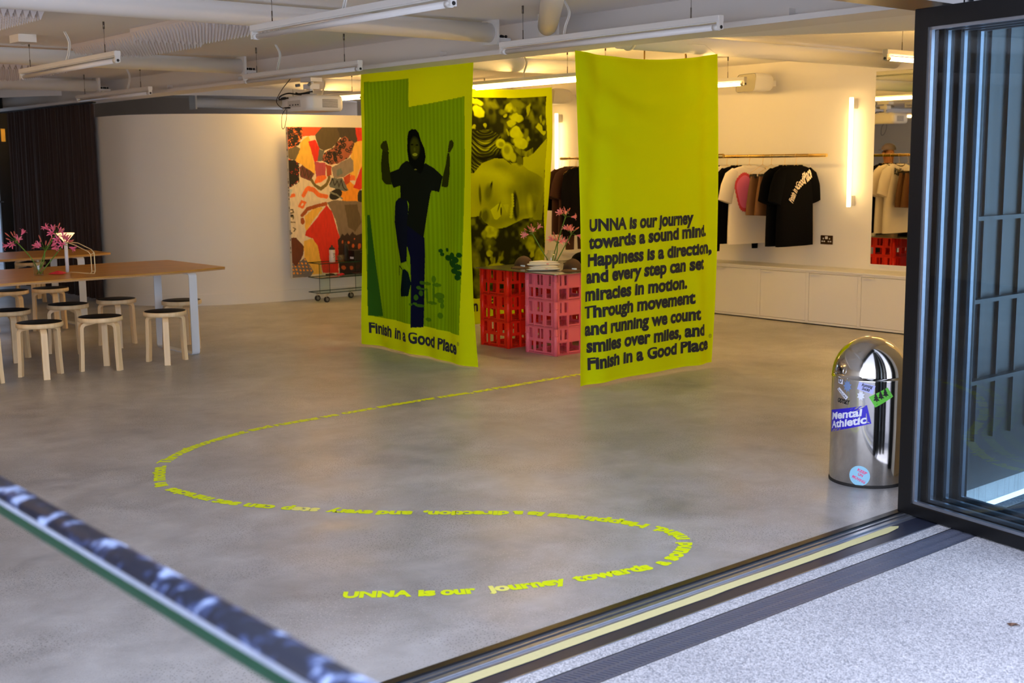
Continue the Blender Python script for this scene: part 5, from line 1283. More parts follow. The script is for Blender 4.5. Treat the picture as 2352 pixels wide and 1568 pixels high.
def cap_hat(x, y, z, rz, label, m, tab=True):
    t = thing('cap', (x, y, z), label, 'cap', 'caps on the crate display', rz)
    def dome(u, v):
        a = 2 * PI * u; k = math.sin(PI / 2 * (1 - v)); h = math.cos(PI / 2 * (1 - v))
        wr = 1 + 0.03 * math.sin(a * 5 + v * 7) * v
        return (0.098 * k * math.cos(a) * wr, 0.085 * k * math.sin(a) * wr, 0.004 + 0.100 * h + 0.004 * math.sin(a * 3) * (1 - v))
    MB().grid(36, 12, dome, wrap=True).build('crown', m, t)
    def brim(u, v):
        a = (u - .5) * 2.3; r = 0.085 + 0.075 * v
        return (r * math.cos(a) * (1 - .0 * v) + 0.012 * v, 0.085 * math.sin(a) * (1 + .12 * v), 0.012 - 0.008 * v + 0.012 * (1 - abs(2 * u - 1) ** 2) * (1 - v))
    MB().grid(20, 5, brim).grid(20, 5, lambda u, v: tuple(q - (0.004 if i == 2 else 0) for i, q in enumerate(brim(u, v)))).build('brim', m, t)
    if tab: MB().box(0.096, 0.014, 0.016, 0.1015, 0.056, 0.030).build('reflective_tab', M['reflective'], t)
    MB().ball((0, 0, 0.105), (0.008, 0.008, 0.004)).build('button', m, t)
    return t
cap_hat(7.28, 8.40, ZS, math.radians(205), 'dark brown cap at the left of the crate display, beside the folded whites', M['cap_brown'])
cap_hat(7.36, 7.84, ZS, math.radians(215), 'dark brown cap with a bright tab to the right of the flower jar', M['cap_brown'])
cap_hat(7.80, 8.10, ZS, math.radians(200), 'black cap at the back of the crate display, behind the flower jar', M['black_cloth'], False)
cap_hat(7.95, 8.36, ZS, math.radians(160), 'black cap seen in the mirror at the far corner of the crate display', M['black_cloth'], False)
cap_hat(7.86, 7.88, ZS, math.radians(170), 'black cap behind the brown cap on the crate display', M['black_cloth'], False)
def folded(x, y, z, rz, label, seed):
    rng = random.Random(seed)
    t = thing('folded_socks', (x, y, z), label, 'socks', 'folded white socks on the crate display', rz)
    for k in range(2):
        def f(u, v, k=k):
            a = 2 * PI * u
            w = 0.15 - 0.02 * k; d = 0.055 - .006 * k
            sx = math.copysign(abs(math.cos(a)) ** .5, math.cos(a)); sy = math.copysign(abs(math.sin(a)) ** .6, math.sin(a))
            kz = math.sin(PI * v) ** .4
            return (w * sx * kz * (1 + .06 * math.sin(3 * a + seed)), d * sy * kz * (1 + .10 * math.sin(5 * a + seed * 2)), 0.002 + 0.018 * k + 0.022 * (1 - math.cos(PI * v)) / 2 * (1 + .3 * math.cos(a + seed)))
        MB().grid(32, 9, f, wrap=True).build('sock', M['white_cloth'], t)
    MB().box(0.02, -0.0575, 0.016, 0.04, -0.0545, 0.022).build('woven_tag', M['print_red'], t)
    return t
folded(7.18, 8.03, ZS, math.radians(-38), 'lower pile of folded white socks on the crate display', 1)
folded(7.19, 8.04, ZS + 0.042, math.radians(-30), 'upper pile of folded white socks on the crate display', 2)
tag(MB().box(8.20, 8.60, ZS, 8.23, 8.66, ZS + 0.07).build('small_box', M['white_plastic'], bevel=0.003), 'small white box on the crate display seen in the mirror', 'box')

# =================================================================== BACK WALL FURNITURE
def cabinet():
    t = thing('cabinet', (0, 0, 0), 'x', 'cabinet', 'row of low white cabinets')
    mb = MB().box(10.28, 0.0, 0.012, 10.68, 0.018, 0.54).box(10.28, 0.592, 0.012, 10.68, 0.61, 0.54).box(10.28, 0.0, 0.012, 10.68, 0.61, 0.032).box(10.28, 0.0, 0.522, 10.68, 0.61, 0.54).box(10.66, 0, 0.012, 10.68, 0.61, 0.54).box(10.32, 0.0, 0.0, 10.66, 0.61, 0.012, 1)
    mb.build('carcass', [M['white'], M['black']], t)
    d = MB().box(10.282, 0.021, 0.035, 10.30, 0.589, 0.518).build('door', M['white'], t, bevel=0.0015)
    MB().box(10.262, 0.44, 0.512, 10.284, 0.575, 0.5155).box(10.262, 0.44, 0.503, 10.264, 0.575, 0.5155).build('handle', M['white'], d)
    return t
cb = cabinet()
names = ['at the far left end of the row', 'behind the crate display, glimpsed between the banners', 'left of the one glimpsed between the banners', 'hidden behind the text banner, left half', 'half hidden by the right edge of the text banner', 'fully visible and next to the text banner edge', 'below the wall socket', 'under the mirror beside the door frame', 'hidden behind the door frame']
ys = [5.67 + 0.61 * k for k in range(9)][::-1]
labs = ['low white cabinet glimpsed between the face banner and the text banner', 'low white cabinet hidden behind the left part of the text banner', 'low white cabinet hidden behind the middle of the text banner', 'low white cabinet hidden behind the right part of the text banner', 'low white cabinet partly hidden by the right edge of the text banner', 'low white cabinet below the white t-shirts on the rail', 'low white cabinet below the black t-shirts and wall socket', 'low white cabinet under the mirror beside the door frame', 'low white cabinet behind the folded glass doors']
for i, y in enumerate(ys):
    o = cb if i == 0 else copy_tree(cb)
    o.location = (0, y, 0); o['label'] = labs[i]
tag(MB().box(10.272, 5.67, 0.5405, 10.68, 11.16, 0.556).build('worktop', M['white'], bevel=0.002), 'long white worktop running over the low cabinets', 'worktop')
mr = thing('wall_mirror', (10.68, 6.6, 1.5), 'tall frameless mirror on the back wall beside the door frame', 'mirror')
MB().add([(10.672, 6.1, 0.612), (10.672, 7.035, 0.612), (10.672, 7.035, 2.49), (10.672, 6.1, 2.49)], [(0, 1, 2, 3)]).build('mirror_glass', M['mirror'], mr, True)
MB().box(10.6725, 6.1, 0.61, 10.68, 7.037, 2.492).box(10.662, 6.1, 0.594, 10.68, 7.04, 0.611).build('backing', M['white'], mr, True)
so = thing('wall_socket', (10.68, 7.56, 0.83), 'bronze double wall socket beside the hanging black t-shirts', 'socket')
MB().box(10.670, 7.488, 0.785, 10.68, 7.634, 0.875).build('plate', M['bronze'], so, True, bevel=0.002)
mb = MB()
for s_ in (-1, 1):
    c = 7.561 + s_ * 0.038
    mb.box(10.6675, c - 0.006, 0.835, 10.671, c + 0.006, 0.850)
    for q in (-0.013, 0.013): mb.box(10.6675, c + q - 0.008, 0.808, 10.671, c + q + 0.008, 0.820)
mb.box(10.666, 7.546, 0.838, 10.671, 7.576, 0.866)
mb.build('switch', M['white_plastic'], so, True)

def speaker(y, label):
    t = thing('wall_speaker', (10.45, y, 2.44), label, 'speaker', 'white wall speakers', rz=math.radians(-14))
    f = rrect(-0.17, -0.095, 0.17, 0.095, 0.045, 5); n = len(f)
    mb = MB(); vs = []
    for x, k, kz in ((-0.16, 0.96, 0.96), (-0.14, 1.0, 1.0), (-0.02, 0.97, 0.99), (0.07, 0.80, 0.86), (0.12, 0.55, 0.62), (0.135, 0.25, 0.3)):
        vs += [(x + 0.12 * b * (1 if x < 0 else 0.3), a * k, b * kz) for a, b in f]
    mb.add(vs, [(i * n + q, i * n + (q + 1) % n, (i + 1) * n + (q + 1) % n, (i + 1) * n + q) for i in range(5) for q in range(n)], 0, True)
    mb.add(vs[-n:], [tuple(range(n))])
    mb.build('cabinet_shell', M['white_plastic'], t)
    MB().add([(-0.158 + 0.12 * b * .93, a * .93, b * .93) for a, b in f], [tuple(range(n))]).build('grille', M['speaker_grille'], t)
    MB().box(0.10, -0.03, -0.03, 0.21, 0.03, 0.03).build('bracket', M['white_plastic'], t)
    return t
speaker(8.30, 'white wall speaker high on the back wall right of the text banner')
speaker(11.36, 'white wall speaker high up, partly hidden between the two banners')

# ------------------------------------------------------------------ clothes rails
ZR = 1.688
def rail(x, y0, y1, label, lit_len=0.0):
    t = thing('clothes_rail', (x, (y0 + y1) / 2, ZR), label, 'clothes rail')
    MB().tube([(x, y0 + lit_len, ZR), (x, y1, ZR)], 0.0165, 16).build('bar', M['brass'], t, True)
    if lit_len: MB().tube([(x, y0, ZR), (x, y0 + lit_len + .001, ZR)], 0.0168, 16).build('lit_bar_end', M['brass_bright'], t, True)  # gleam of the nearby wall tube painted as a brighter brass section
    return t
r1 = rail(10.30, 7.32, 11.18, 'long brass clothes rail in front of the back wall', 0.21)
for y in (9.0, 10.3): MB().tube([(10.30, y, ZR), (10.68, y, ZR)], 0.009, 8).build('wall_bracket', M['brass'], r1, True)
r2 = rail(8.42, 7.05, 8.60, 'second brass clothes rail behind the text banner, seen in the mirror')
for y in (7.5, 8.0): MB().tube([(8.42, y, ZR), (8.42, y, 2.66)], 0.007, 8).build('hanging_rod', M['brass'], r2, True)

def hanger_mb(clip=False):
    mb = MB()
    hk = [(0.019 * math.cos(a), 0, 0.019 * math.sin(a)) for a in [math.radians(q) for q in range(-20, 201, 20)]]
    mb.tube(hk[::-1] + [(0.019, 0, -0.012), (0.004, 0, -0.035), (0, 0, -0.085)], 0.0016, 6)
    mb.tube([(0, 0, -0.085), (0.19, 0, -0.17), (0.20, 0, -0.185), (-0.20, 0, -0.185), (-0.19, 0, -0.17), (0, 0, -0.085)], 0.0016, 6)
    return mb
def place(o, x, y, rz=0.0):
    o.location = (x, y, ZR); o.rotation_euler = (0, 0, rz)
hproto = hanger_mb().build('hanger', M['brass_bright'])
def hanger(x, y, rz, label, group='wire hangers on the main rail'):
    o = hproto
    if 'label' in hproto: o = hproto.copy(); col.objects.link(o)
    place(o, x, y, rz); tag(o, label, 'hanger', group)
    return o

def loft(mb, rings, n=36, cap=True):
    """rings: (z, cx, cy, rx, ry, ripple)"""
    vs = []
    for z, cx_, cy_, rx, ry, rp in rings:
        for k in range(n):
            a = 2 * PI * k / n
            c, s_ = math.cos(a), math.sin(a)
            sx = math.copysign(abs(c) ** 0.75, c); sy = math.copysign(abs(s_) ** 0.75, s_)
            q = 1 + rp * math.sin(a * 7 + z * 9)
            vs.append((cx_ + rx * sx, cy_ + ry * sy * q, z))
    mb.add(vs, [(i * n + k, i * n + (k + 1) % n, (i + 1) * n + (k + 1) % n, (i + 1) * n + k) for i in range(len(rings) - 1) for k in range(n)], 0, True)

def tube_oval(mb, pts, n=20):
    """pts: (x, z, half width in the xz plane, half depth in y); runs along the path"""
    vs = []
    P = [Vector((p[0], 0, p[1])) for p in pts]
    for i, p in enumerate(pts):
        t = (P[min(i + 1, len(P) - 1)] - P[max(i - 1, 0)]).normalized()
        u = Vector((-t.z, 0, t.x))
        for k in range(n):
            a = 2 * PI * k / n
            q = P[i] + u * (p[2] * math.cos(a)); vs.append((q.x, p[3] * math.sin(a), q.z))
    mb.add(vs, [(i * n + k, i * n + (k + 1) % n, (i + 1) * n + (k + 1) % n, (i + 1) * n + k) for i in range(len(pts) - 1) for k in range(n)], 0, True)
    mb.add(vs[-n:], [tuple(range(n))])

TEE_RINGS = [(-0.100, 0.095, 0.012), (-0.108, 0.150, 0.018), (-0.125, 0.215, 0.026), (-0.155, 0.255, 0.034), (-0.22, 0.268, 0.042), (-0.35, 0.275, 0.046), (-0.55, 0.282, 0.048), (-0.75, 0.290, 0.050), (-0.905, 0.292, 0.052)]
def tee_front(x, z):
    zz = np.interp(-z, [-r[0] for r in TEE_RINGS], [r[1] for r in TEE_RINGS]); dd = np.interp(-z, [-r[0] for r in TEE_RINGS], [r[2] for r in TEE_RINGS])
    c = min(1, abs(x) / zz); c = c ** (1 / 0.75)
    return -dd * max(0.0, 1 - c * c) ** 0.375 - 0.006
def tee(x, y, rz, label, m, group, long_sleeve=False, scale=1.0, trim=None, name='t_shirt'):
    t = thing(name, (x, y, ZR), label, 't-shirt' if not long_sleeve else 'top', group, rz)
    mb = MB()
    rings = [(z, 0, 0, w, d, 0.05 * min(1, max(0, (-z - 0.2) * 1.4))) for z, w, d in TEE_RINGS]
    loft(mb, rings)
    bm_ = len(mb.v) - 36
    mb.add(mb.v[bm_:], [tuple(range(36))])
    mb.build('body', m, t)
    for s_ in (-1, 1):
        mb = MB()
        if long_sleeve: path = [(0.20 * s_, -0.15, 0.05, 0.03), (0.26 * s_, -0.22, 0.085, 0.036), (0.30 * s_, -0.40, 0.075, 0.034), (0.31 * s_, -0.65, 0.06, 0.03), (0.315 * s_, -0.90, 0.045, 0.026), (0.315 * s_, -0.98, 0.04, 0.024)]
        else: path = [(0.20 * s_, -0.15, 0.05, 0.03), (0.25 * s_, -0.215, 0.095, 0.038), (0.295 * s_, -0.32, 0.105, 0.038), (0.325 * s_, -0.42, 0.100, 0.036), (0.338 * s_, -0.465, 0.098, 0.036)]
        tube_oval(mb, path); mb.build('sleeve', m, t)
    cm = MB().tube([(0.095 * math.cos(a) * (1.02), 0.020 * math.sin(a) - 0.004, -0.098 - 0.03 * max(0, -math.sin(a)) * 1.0) for a in [2 * PI * k / 24 for k in range(24)]], 0.007, 6, closed=True)
    cm.build('collar', trim or m, t)
    return t
def tee_map(t):
    q = Matrix.Translation(t.location) @ t.rotation_euler.to_matrix().to_4x4()
    return lambda x, z: tuple(q @ Vector((x, tee_front(x, z), z)))

G1 = 'clothes on the main rail'
def shorts(x, y, rz, label, m, group, L_=0.40):
    t = thing('shorts', (x, y, ZR), label, 'shorts', group, rz)
    mb = MB(); loft(mb, [(-0.205, 0, 0, 0.165, 0.030, 0.05), (-0.235, 0, 0, 0.168, 0.034, 0.05)], 30); mb.build('waistband', m, t)
    for s_ in (-1, 1):
        mb = MB()
        tube_oval(mb, [(0.082 * s_, -0.234, 0.086, 0.034), (0.092 * s_, -0.35, 0.100, 0.046), (0.105 * s_, -0.50, 0.112, 0.052), (0.112 * s_, -0.205 - L_, 0.116, 0.052)]); mb.build('leg', m, t)
        MB().box(0.13 * s_ - 0.009, -0.040, -0.225, 0.13 * s_ + 0.009, 0.040, -0.180).build('hanger_clip', M['black'], t)
    return t

seq = [(8.72, 'black'), (8.58, 'white'), (8.44, 'black'), (8.28, 'white'), (8.106, 'shorts'), (7.995, 'shorts'), (7.825, 'black'), (7.686, 'print')]
lab = ['black t-shirt half hidden by the right edge of the text banner', 'white t-shirt with pink print further left, nearest the text banner', 'black long-sleeved top hanging between the two white t-shirts', 'white t-shirt with a large pink patch, right of the other white one',
       'left pair of brown shorts clipped to a hanger on the rail', 'right pair of brown shorts beside the black t-shirts', 'plain black t-shirt just behind the printed black one', 'black t-shirt at the rail end printed with a curving white slogan']
hl = ['hanger holding the black t-shirt beside the text banner', 'hanger holding the left white t-shirt', 'hanger holding the black long-sleeved top', 'hanger holding the right white t-shirt', 'hanger holding the left brown shorts', 'hanger holding the right brown shorts', 'hanger holding the plain black t-shirt', 'hanger holding the printed black t-shirt at the rail end']
for (y, kind), lb, hb in zip(seq, lab, hl):
    rz = math.radians({8.28: -6, 8.58: -4, 7.825: 2}.get(y, 0))
    hanger(10.30, y, rz, hb)
    if kind == 'shorts': shorts(10.28, y, rz, lb, M['brown_cloth'], G1)
    elif kind == 'white':
        t = tee(10.30, y, rz, lb, M['white_cloth'], G1)
        fm = tee_map(t); hx, hz = -0.105, -0.345
        def blob(k, r0): return [(hx + r0 * math.cos(a) * (0.9 + .1 * math.sin(3 * a)), hz + r0 * 1.25 * math.sin(a) * (1 if math.sin(a) > 0 else 1.25)) for a in [2 * PI * i / k for i in range(k)]]
        for r0, mm, dz in ((0.140, 'print_red', 0.0), (0.120, 'print_pink', 0.0015)):
            b = blob(60, r0)
            if mm == 'print_red': b = [(hx + (x - hx) * (1 + .05 * (i % 2)), hz + (z - hz) * (1 + .05 * (i % 2))) for i, (x, z) in enumerate(b)]
            mb = MB(); pts = []
            for ring in (0, .33, .66, 1.0):
                pts += [tuple(np.array(fm(hx + (x - hx) * ring, hz + (z - hz) * ring)) + np.array([0, -dz, 0])) for x, z in b]
            n = len(b); mb.add(pts, [(i * n + q, i * n + (q + 1) % n, (i + 1) * n + (q + 1) % n, (i + 1) * n + q) for i in range(3) for q in range(n)])
            mb.build('print', M[mm], t, True)
    else:
        t = tee(10.30, y, rz, lb, M['black_cloth'], G1, long_sleeve=(y == 8.44))
        if kind == 'print':
            fm = tee_map(t)
            text_on('print', 'Finish in a', (-0.105, -0.475), (-0.015, -0.325), 0.075, fm, M['print_white'], t, 0.03)
            text_on('print', 'Good', (-0.022, -0.345), (0.090, -0.275), 0.085, fm, M['print_white'], t, 0.03)
            text_on('print', 'Place', (0.098, -0.285), (0.235, -0.215), 0.115, fm, M['print_white'], t, 0.03)
            text_on('print', '®', (0.228, -0.12), (0.245, -0.115), 0.025, fm, M['print_white'], t, 0.02)
# left end of the main rail, glimpsed between the banners
shorts(10.28, 11.26 - 0.12, 0, 'black shorts at the left end of the rail, glimpsed between the banners', M['black_cloth'], G1, 0.42)
hanger(10.28, 11.14, 0, 'hanger holding the black shorts between the banners')
for y, m, lb, hb, ls in ((11.02, 'dark_brown', 'left dark brown t-shirt glimpsed between the two banners', 'hanger holding the left brown t-shirt', False), (10.90, 'dark_brown', 'right dark brown t-shirt glimpsed beside the text banner edge', 'hanger holding the right brown t-shirt', False), (10.76, 'navy_cloth', 'dark long-sleeved top at the left edge of the text banner', 'hanger holding the dark long-sleeved top', True)):
    hanger(10.30, y, 0, hb); tee(10.30, y, 0, lb, M[m], G1, ls)
def trousers(x, y, label, m):
    t = thing('trousers', (x, y, ZR), label, 'trousers', G1)
    mb = MB(); loft(mb, [(-0.205, 0, 0, 0.17, 0.03, 0.05), (-0.24, 0, 0, 0.172, 0.034, 0.05)], 30); mb.build('waistband', m, t)
    for s_ in (-1, 1):
        mb = MB(); tube_oval(mb, [(0.084 * s_, -0.238, 0.088, 0.034), (0.09 * s_, -0.45, 0.095, 0.045), (0.098 * s_, -0.8, 0.075, 0.04), (0.10 * s_, -1.08, 0.062, 0.034)]); mb.build('leg', m, t)
    return t
trousers(10.22, 10.83, 'dark brown trousers hanging below the brown t-shirts between the banners', M['dark_brown'])
hanger(10.22, 10.83, 0, 'hanger holding the dark brown trousers')
# second rail, seen in the mirror
G2 = 'clothes on the second rail'
for y, m, lb, hb in ((8.38, 'black_cloth', 'black t-shirt at the left of the mirror reflection', 'hanger of the black t-shirt reflected in the mirror'), (8.28, 'white_cloth', 'left white t-shirt with black collar reflected in the mirror', 'hanger of the left white t-shirt reflected in the mirror'), (8.17, 'white_cloth', 'right white t-shirt with black collar reflected in the mirror', 'hanger of the right white t-shirt reflected in the mirror')):
    t = tee(8.42, y, 0, lb, M[m], G2, trim=M['black_cloth']); hanger(8.42, y, 0, hb, 'wire hangers on the second rail')
    if m == 'white_cloth':
        fm = tee_map(t); text_on('print', 'Good Place', (-0.13, -0.30), (0.17, -0.22), 0.10, fm, M['ink'], t, 0.03)
for y, lb, hb in ((8.055, 'left brown shorts reflected in the mirror', 'hanger of the left brown shorts reflected in the mirror'), (7.975, 'right brown shorts reflected in the mirror', 'hanger of the right brown shorts reflected in the mirror')):
    shorts(8.42, y, 0, lb, M['brown_cloth'], G2); hanger(8.42, y, 0, hb, 'wire hangers on the second rail')
shorts(8.42, 7.82, 0, 'red shorts just showing at the right edge of the mirror', M['red_cloth'], G2); hanger(8.42, 7.82, 0, 'hanger of the red shorts reflected in the mirror', 'wire hangers on the second rail')

# =================================================================== BIN
BX, BY, BR = 5.44, 3.568, 0.19
bn_ = thing('waste_bin', (BX, BY, 0), 'shiny dome-topped steel bin covered in stickers, by the door frame', 'bin')
MB().lathe([(0.001, 0.004), (BR - .004, 0.004), (BR, 0.012), (BR, 0.30), (BR, 0.55)], n=72).build('body', M['bin_steel'], bn_)
MB().lathe([(BR + .002, 0.0), (BR + .003, 0.006), (BR + .002, 0.014), (BR, 0.014)], n=64).build('base_ring', M['rubber'], bn_)
dm = [(BR * math.cos(a), 0.552 + 0.20 * math.sin(a)) for a in [i * PI / 2 / 14 for i in range(15)]]
dm[-1] = (0.001, 0.752)
MB().lathe([(BR + .0015, 0.546), (BR + .0015, 0.552)] + dm, n=72).build('dome_lid', M['bin_steel'], bn_)
def flap(u, v):
    az = math.radians(-128) + (u - .5) * 1.05; el = 0.06 + v * 1.12
    k = 1.0 - 0.5 * max(0, v - .35)
    az = math.radians(-128) + (u - .5) * 1.05
    r = BR + 0.0025
    return (r * math.cos(el) * math.cos(az), r * math.cos(el) * math.sin(az), 0.552 + 0.2025 * math.sin(el))
MB().grid(24, 16, flap).build('push_flap', M['bin_steel'], bn_)
MB().tube([(BR * math.cos(math.radians(172)) * 1.01, BR * math.sin(math.radians(172)) * 1.01, 0.575), (BR * 1.05 * math.cos(math.radians(172)), BR * 1.05 * math.sin(math.radians(172)), 0.585), (BR * 1.01 * math.cos(math.radians(172)), BR * 1.01 * math.sin(math.radians(172)), 0.605)], 0.003, 6).build('catch', M['chrome'], bn_)
def bmap(d=0.0008):
    """(arc length, height) on the bin surface: arc in metres from azimuth -150 degrees"""
    def f(a, z):
        th_ = math.radians(-150) + a / BR
        return (BX + (BR + d) * math.cos(th_), BY + (BR + d) * math.sin(th_), z)
    return f
def A(deg):
    d = deg if deg < 0 else deg - 360
    return (d + 150) / 180 * PI * BR
def sticker(poly, m, d=0.0006, name='sticker', parent=bn_):
    """subdivided patch on the curved side; poly = four corners or a closed outline about its centre"""
    mb = MB(); f = bmap(d); cx_ = sum(p[0] for p in poly) / len(poly); cz = sum(p[1] for p in poly) / len(poly)
    ol = []
    for i in range(len(poly)):
        a, b = poly[i], poly[(i + 1) % len(poly)]
        for k in range(8 if len(poly) < 8 else 1): ol.append((a[0] + (b[0] - a[0]) * k / 8 if len(poly) < 8 else a[0], a[1] + (b[1] - a[1]) * k / 8 if len(poly) < 8 else a[1]))
    n = len(ol); pts = []
    for r in (0.001, .25, .5, .75, 1): pts += [f(cx_ + (x - cx_) * r, cz + (z - cz) * r) for x, z in ol]
    mb.add(pts, [(i * n + q, i * n + (q + 1) % n, (i + 1) * n + (q + 1) % n, (i + 1) * n + q) for i in range(4) for q in range(n)], 0, True)
    return mb.build(name, m, parent, True)
s_ = sticker([(A(139), 0.370), (A(-149.5), 0.428), (A(-142.3), 0.336), (A(141), 0.256)], M['st_purple'])
text_on('lettering', 'Mental', (A(144), 0.322), (A(-153.5), 0.374), 0.036, bmap(0.0014), M['st_white'], s_, 0.035, 0.22)
text_on('lettering', 'Athletic', (A(143), 0.276), (A(-147.5), 0.338), 0.036, bmap(0.0014), M['st_white'], s_, 0.035, 0.22)
s_ = sticker([(A(-147.3), 0.470), (A(-119.7), 0.519), (A(-109.5), 0.471), (A(-137.4), 0.418)], M['st_green'])
def tree_poly(c, z, s): return [(c, z + 1.0 * s), (c + .16 * s, z + .72 * s), (c + .09 * s, z + .72 * s), (c + .26 * s, z + .44 * s), (c + .14 * s, z + .44 * s), (c + .36 * s, z + .14 * s), (c + .06 * s, z + .14 * s), (c + .06 * s, z), (c - .06 * s, z), (c - .06 * s, z + .14 * s), (c - .36 * s, z + .14 * s), (c - .14 * s, z + .44 * s), (c - .26 * s, z + .44 * s), (c - .09 * s, z + .72 * s), (c - .16 * s, z + .72 * s)]
mb = MB(); f_ = bmap(0.0014); ux = (A(-119.7) - A(-147.3)); uz = 0.049
for k, q in enumerate((0.25, 0.5, 0.75)):
    c = A(-142.3) + ux * q; z = 0.446 + uz * q - 0.012
    P_ = [(x + (zz - z) * -0.2, zz) for x, zz in tree_poly(c, z, 0.044)]
    mb.add([f_(x, zz) for x, zz in P_], [tuple(range(len(P_)))])
P_ = [(A(-138) + ux * .08, 0.432), (A(-138) + ux * .86, 0.432 + uz * .80), (A(-138) + ux * .86, 0.435 + uz * .80), (A(-138) + ux * .08, 0.435)]
mb.add([f_(x, zz) for x, zz in P_], [(0, 1, 2, 3)])
mb.build('tree_print', M['black'], s_, True)
s_ = sticker([(A(-162), 0.545), (A(-138), 0.527), (A(-142), 0.485), (A(-165), 0.507)], M['st_lilac'])
text_on('lettering', 'Running', (A(-158.5), 0.524), (A(-142.5), 0.513), 0.015, bmap(0.0014), M['black'], s_, 0.03, 0.25)
text_on('lettering', 'Sucks', (A(-158.0), 0.506), (A(-146.5), 0.497), 0.015, bmap(0.0014), M['black'], s_, 0.03, 0.25)
cw, cz = A(-157.5), 0.0625
s_ = sticker([(cw + 0.052 * math.cos(a), cz + 0.052 * math.sin(a)) for a in [2 * PI * i / 40 for i in range(40)]], M['st_blue'])
for txt, dx0, dx1, dz in (('KEEP', -.012, .034, .020), ('ON', -.010, .014, -.002), ('MOVING', -.038, .026, -.018)):
    text_on('lettering', txt, (cw + dx0, cz + dz + .006), (cw + dx1, cz + dz - (dx1 - dx0) * .42 + .006), 0.015, bmap(0.0014), M['st_pink'], s_, 0.035)
sp = random.Random(3)
def star(c, z, r, n=11): return [(c + r * (1 if i % 2 else .62) * math.cos(2 * PI * i / (2 * n)), z + r * (1.3 if i % 2 else .8) * math.sin(2 * PI * i / (2 * n))) for i in range(2 * n)]
sticker(star(A(179), 0.515, 0.026, 9), M['st_steel'])
sticker(star(A(-159), 0.474, 0.020, 8), M['st_white'])
s_ = sticker([(A(160), 0.556), (A(170), 0.551), (A(170), 0.520), (A(160), 0.524)], M['st_white'])
text_on('lettering', 'ID', (A(161), 0.527), (A(168), 0.526), 0.022, bmap(0.0014), M['black'], s_, 0.03)
s_ = sticker([(A(158), 0.490), (A(163), 0.502), (A(181), 0.460), (A(177), 0.444)], M['st_white'])
text_on('lettering', 'NYLON', (A(160), 0.487), (A(176), 0.451), 0.011, bmap(0.0014), M['black'], s_, 0.02)
text_on('lettering', 'ODYSEY', (A(160), 0.424), (A(-176), 0.420), 0.024, bmap(0.0008), M['black'], bn_, 0.03, 0.3)

# =================================================================== FOREGROUND HANDRAIL
hr = thing('handrail', (0.655, 1.6, 1.1), 'out-of-focus weathered dark handrail crossing the lower left foreground', 'handrail')
sec = [(0.632, 1.083), (0.672, 1.083), (0.676, 1.090), (0.676, 1.112)] + [(0.654 + 0.022 * math.cos(a), 1.110 + 0.013 * math.sin(a)) for a in [i * PI / 8 for i in range(1, 8)]] + [(0.632, 1.110), (0.6305, 1.090)]
MB().prism(sec, 0.0, 3.0, lambda a, b, h: (a, h, b), smooth_side=False).build('side_band', M['green_rail'], hr, True)
top = [(0.6306, 1.106), (0.6765, 1.106), (0.6765, 1.113)] + [(0.6535 + 0.023 * math.cos(a), 1.112 + 0.0135 * math.sin(a)) for a in [i * PI / 8 for i in range(1, 8)]] + [(0.6306, 1.113)]
MB().prism(top, 0.0, 3.0, lambda a, b, h: (a, h, b), smooth_side=True).build('top_rail', M['rail_top'], hr, True)
MB().prism([(0.6296, 1.103), (0.634, 1.103), (0.634, 1.112), (0.6296, 1.1105)], 0.0, 3.0, lambda a, b, h: (a, h, b)).build('worn_edge', M['rail_edge'], hr, True)
for y in (0.05, 2.9): MB().cyl((0.654, y, 0.0), (0.654, y, 1.085), 0.018).build('post', M['green_rail'], hr, True)

# =================================================================== PERSON seen only in the mirror
ps = thing('person', (6.58, 9.48, 0), 'person in a grey cap and dark clothes, visible only in the mirror', 'person', rz=math.radians(15))
def skin_body(name, verts, edges, rad, m, parent, root=0, sub=2):
    me = bpy.data.meshes.new(name); me.from_pydata(verts, edges, [])
    o = bpy.data.objects.new(name, me); col.objects.link(o); o.parent = parent
    me.materials.append(m)
    sk = o.modifiers.new('skin', 'SKIN'); sk.use_smooth_shade = True
    for i, r in enumerate(rad):
        v = me.skin_vertices[0].data[i]
        v.radius = r if isinstance(r, tuple) else (r, r); v.use_root = (i == root)
    s_ = o.modifiers.new('sub', 'SUBSURF'); s_.levels = 1; s_.render_levels = sub
    return o
# body (skin) : pelvis, spine, neck, head, arms, legs ; the person faces +x
bv = [(0, 0, 0.98), (0, 0, 1.16), (0, 0, 1.40), (0, 0, 1.53), (0.02, 0, 1.60), (0.03, 0, 1.70), (0.03, 0, 1.80)]
br = [(.15, .11), (.14, .10), (.17, .11), .058, .062, (.078, .095), (.070, .085)]
be = [(0, 1), (1, 2), (2, 3), (3, 4), (4, 5), (5, 6)]
for s_ in (-1, 1):
    b = len(bv)
    bv += [(0, .19 * s_, 1.45), (0.02, .24 * s_, 1.16), (0.10, .25 * s_, 0.93), (0.13, .25 * s_, 0.85)]
    br += [.058, .045, .032, .034]; be += [(2, b), (b, b + 1), (b + 1, b + 2), (b + 2, b + 3)]
    b = len(bv)
    bv += [(0, .10 * s_, 0.90), (0.02, .11 * s_, 0.50), (0, .11 * s_, 0.09), (0.14, .12 * s_, 0.045)]
    br += [.085, .060, .045, .038]; be += [(0, b), (b, b + 1), (b + 1, b + 2), (b + 2, b + 3)]
skin_body('body', bv, be, br, M['skin'], ps)
tv = [(0, 0, 0.94), (0, 0, 1.16), (0, 0, 1.40), (0, 0, 1.50)]; trd = [(.17, .13), (.16, .125), (.19, .13), .075]; te = [(0, 1), (1, 2), (2, 3)]
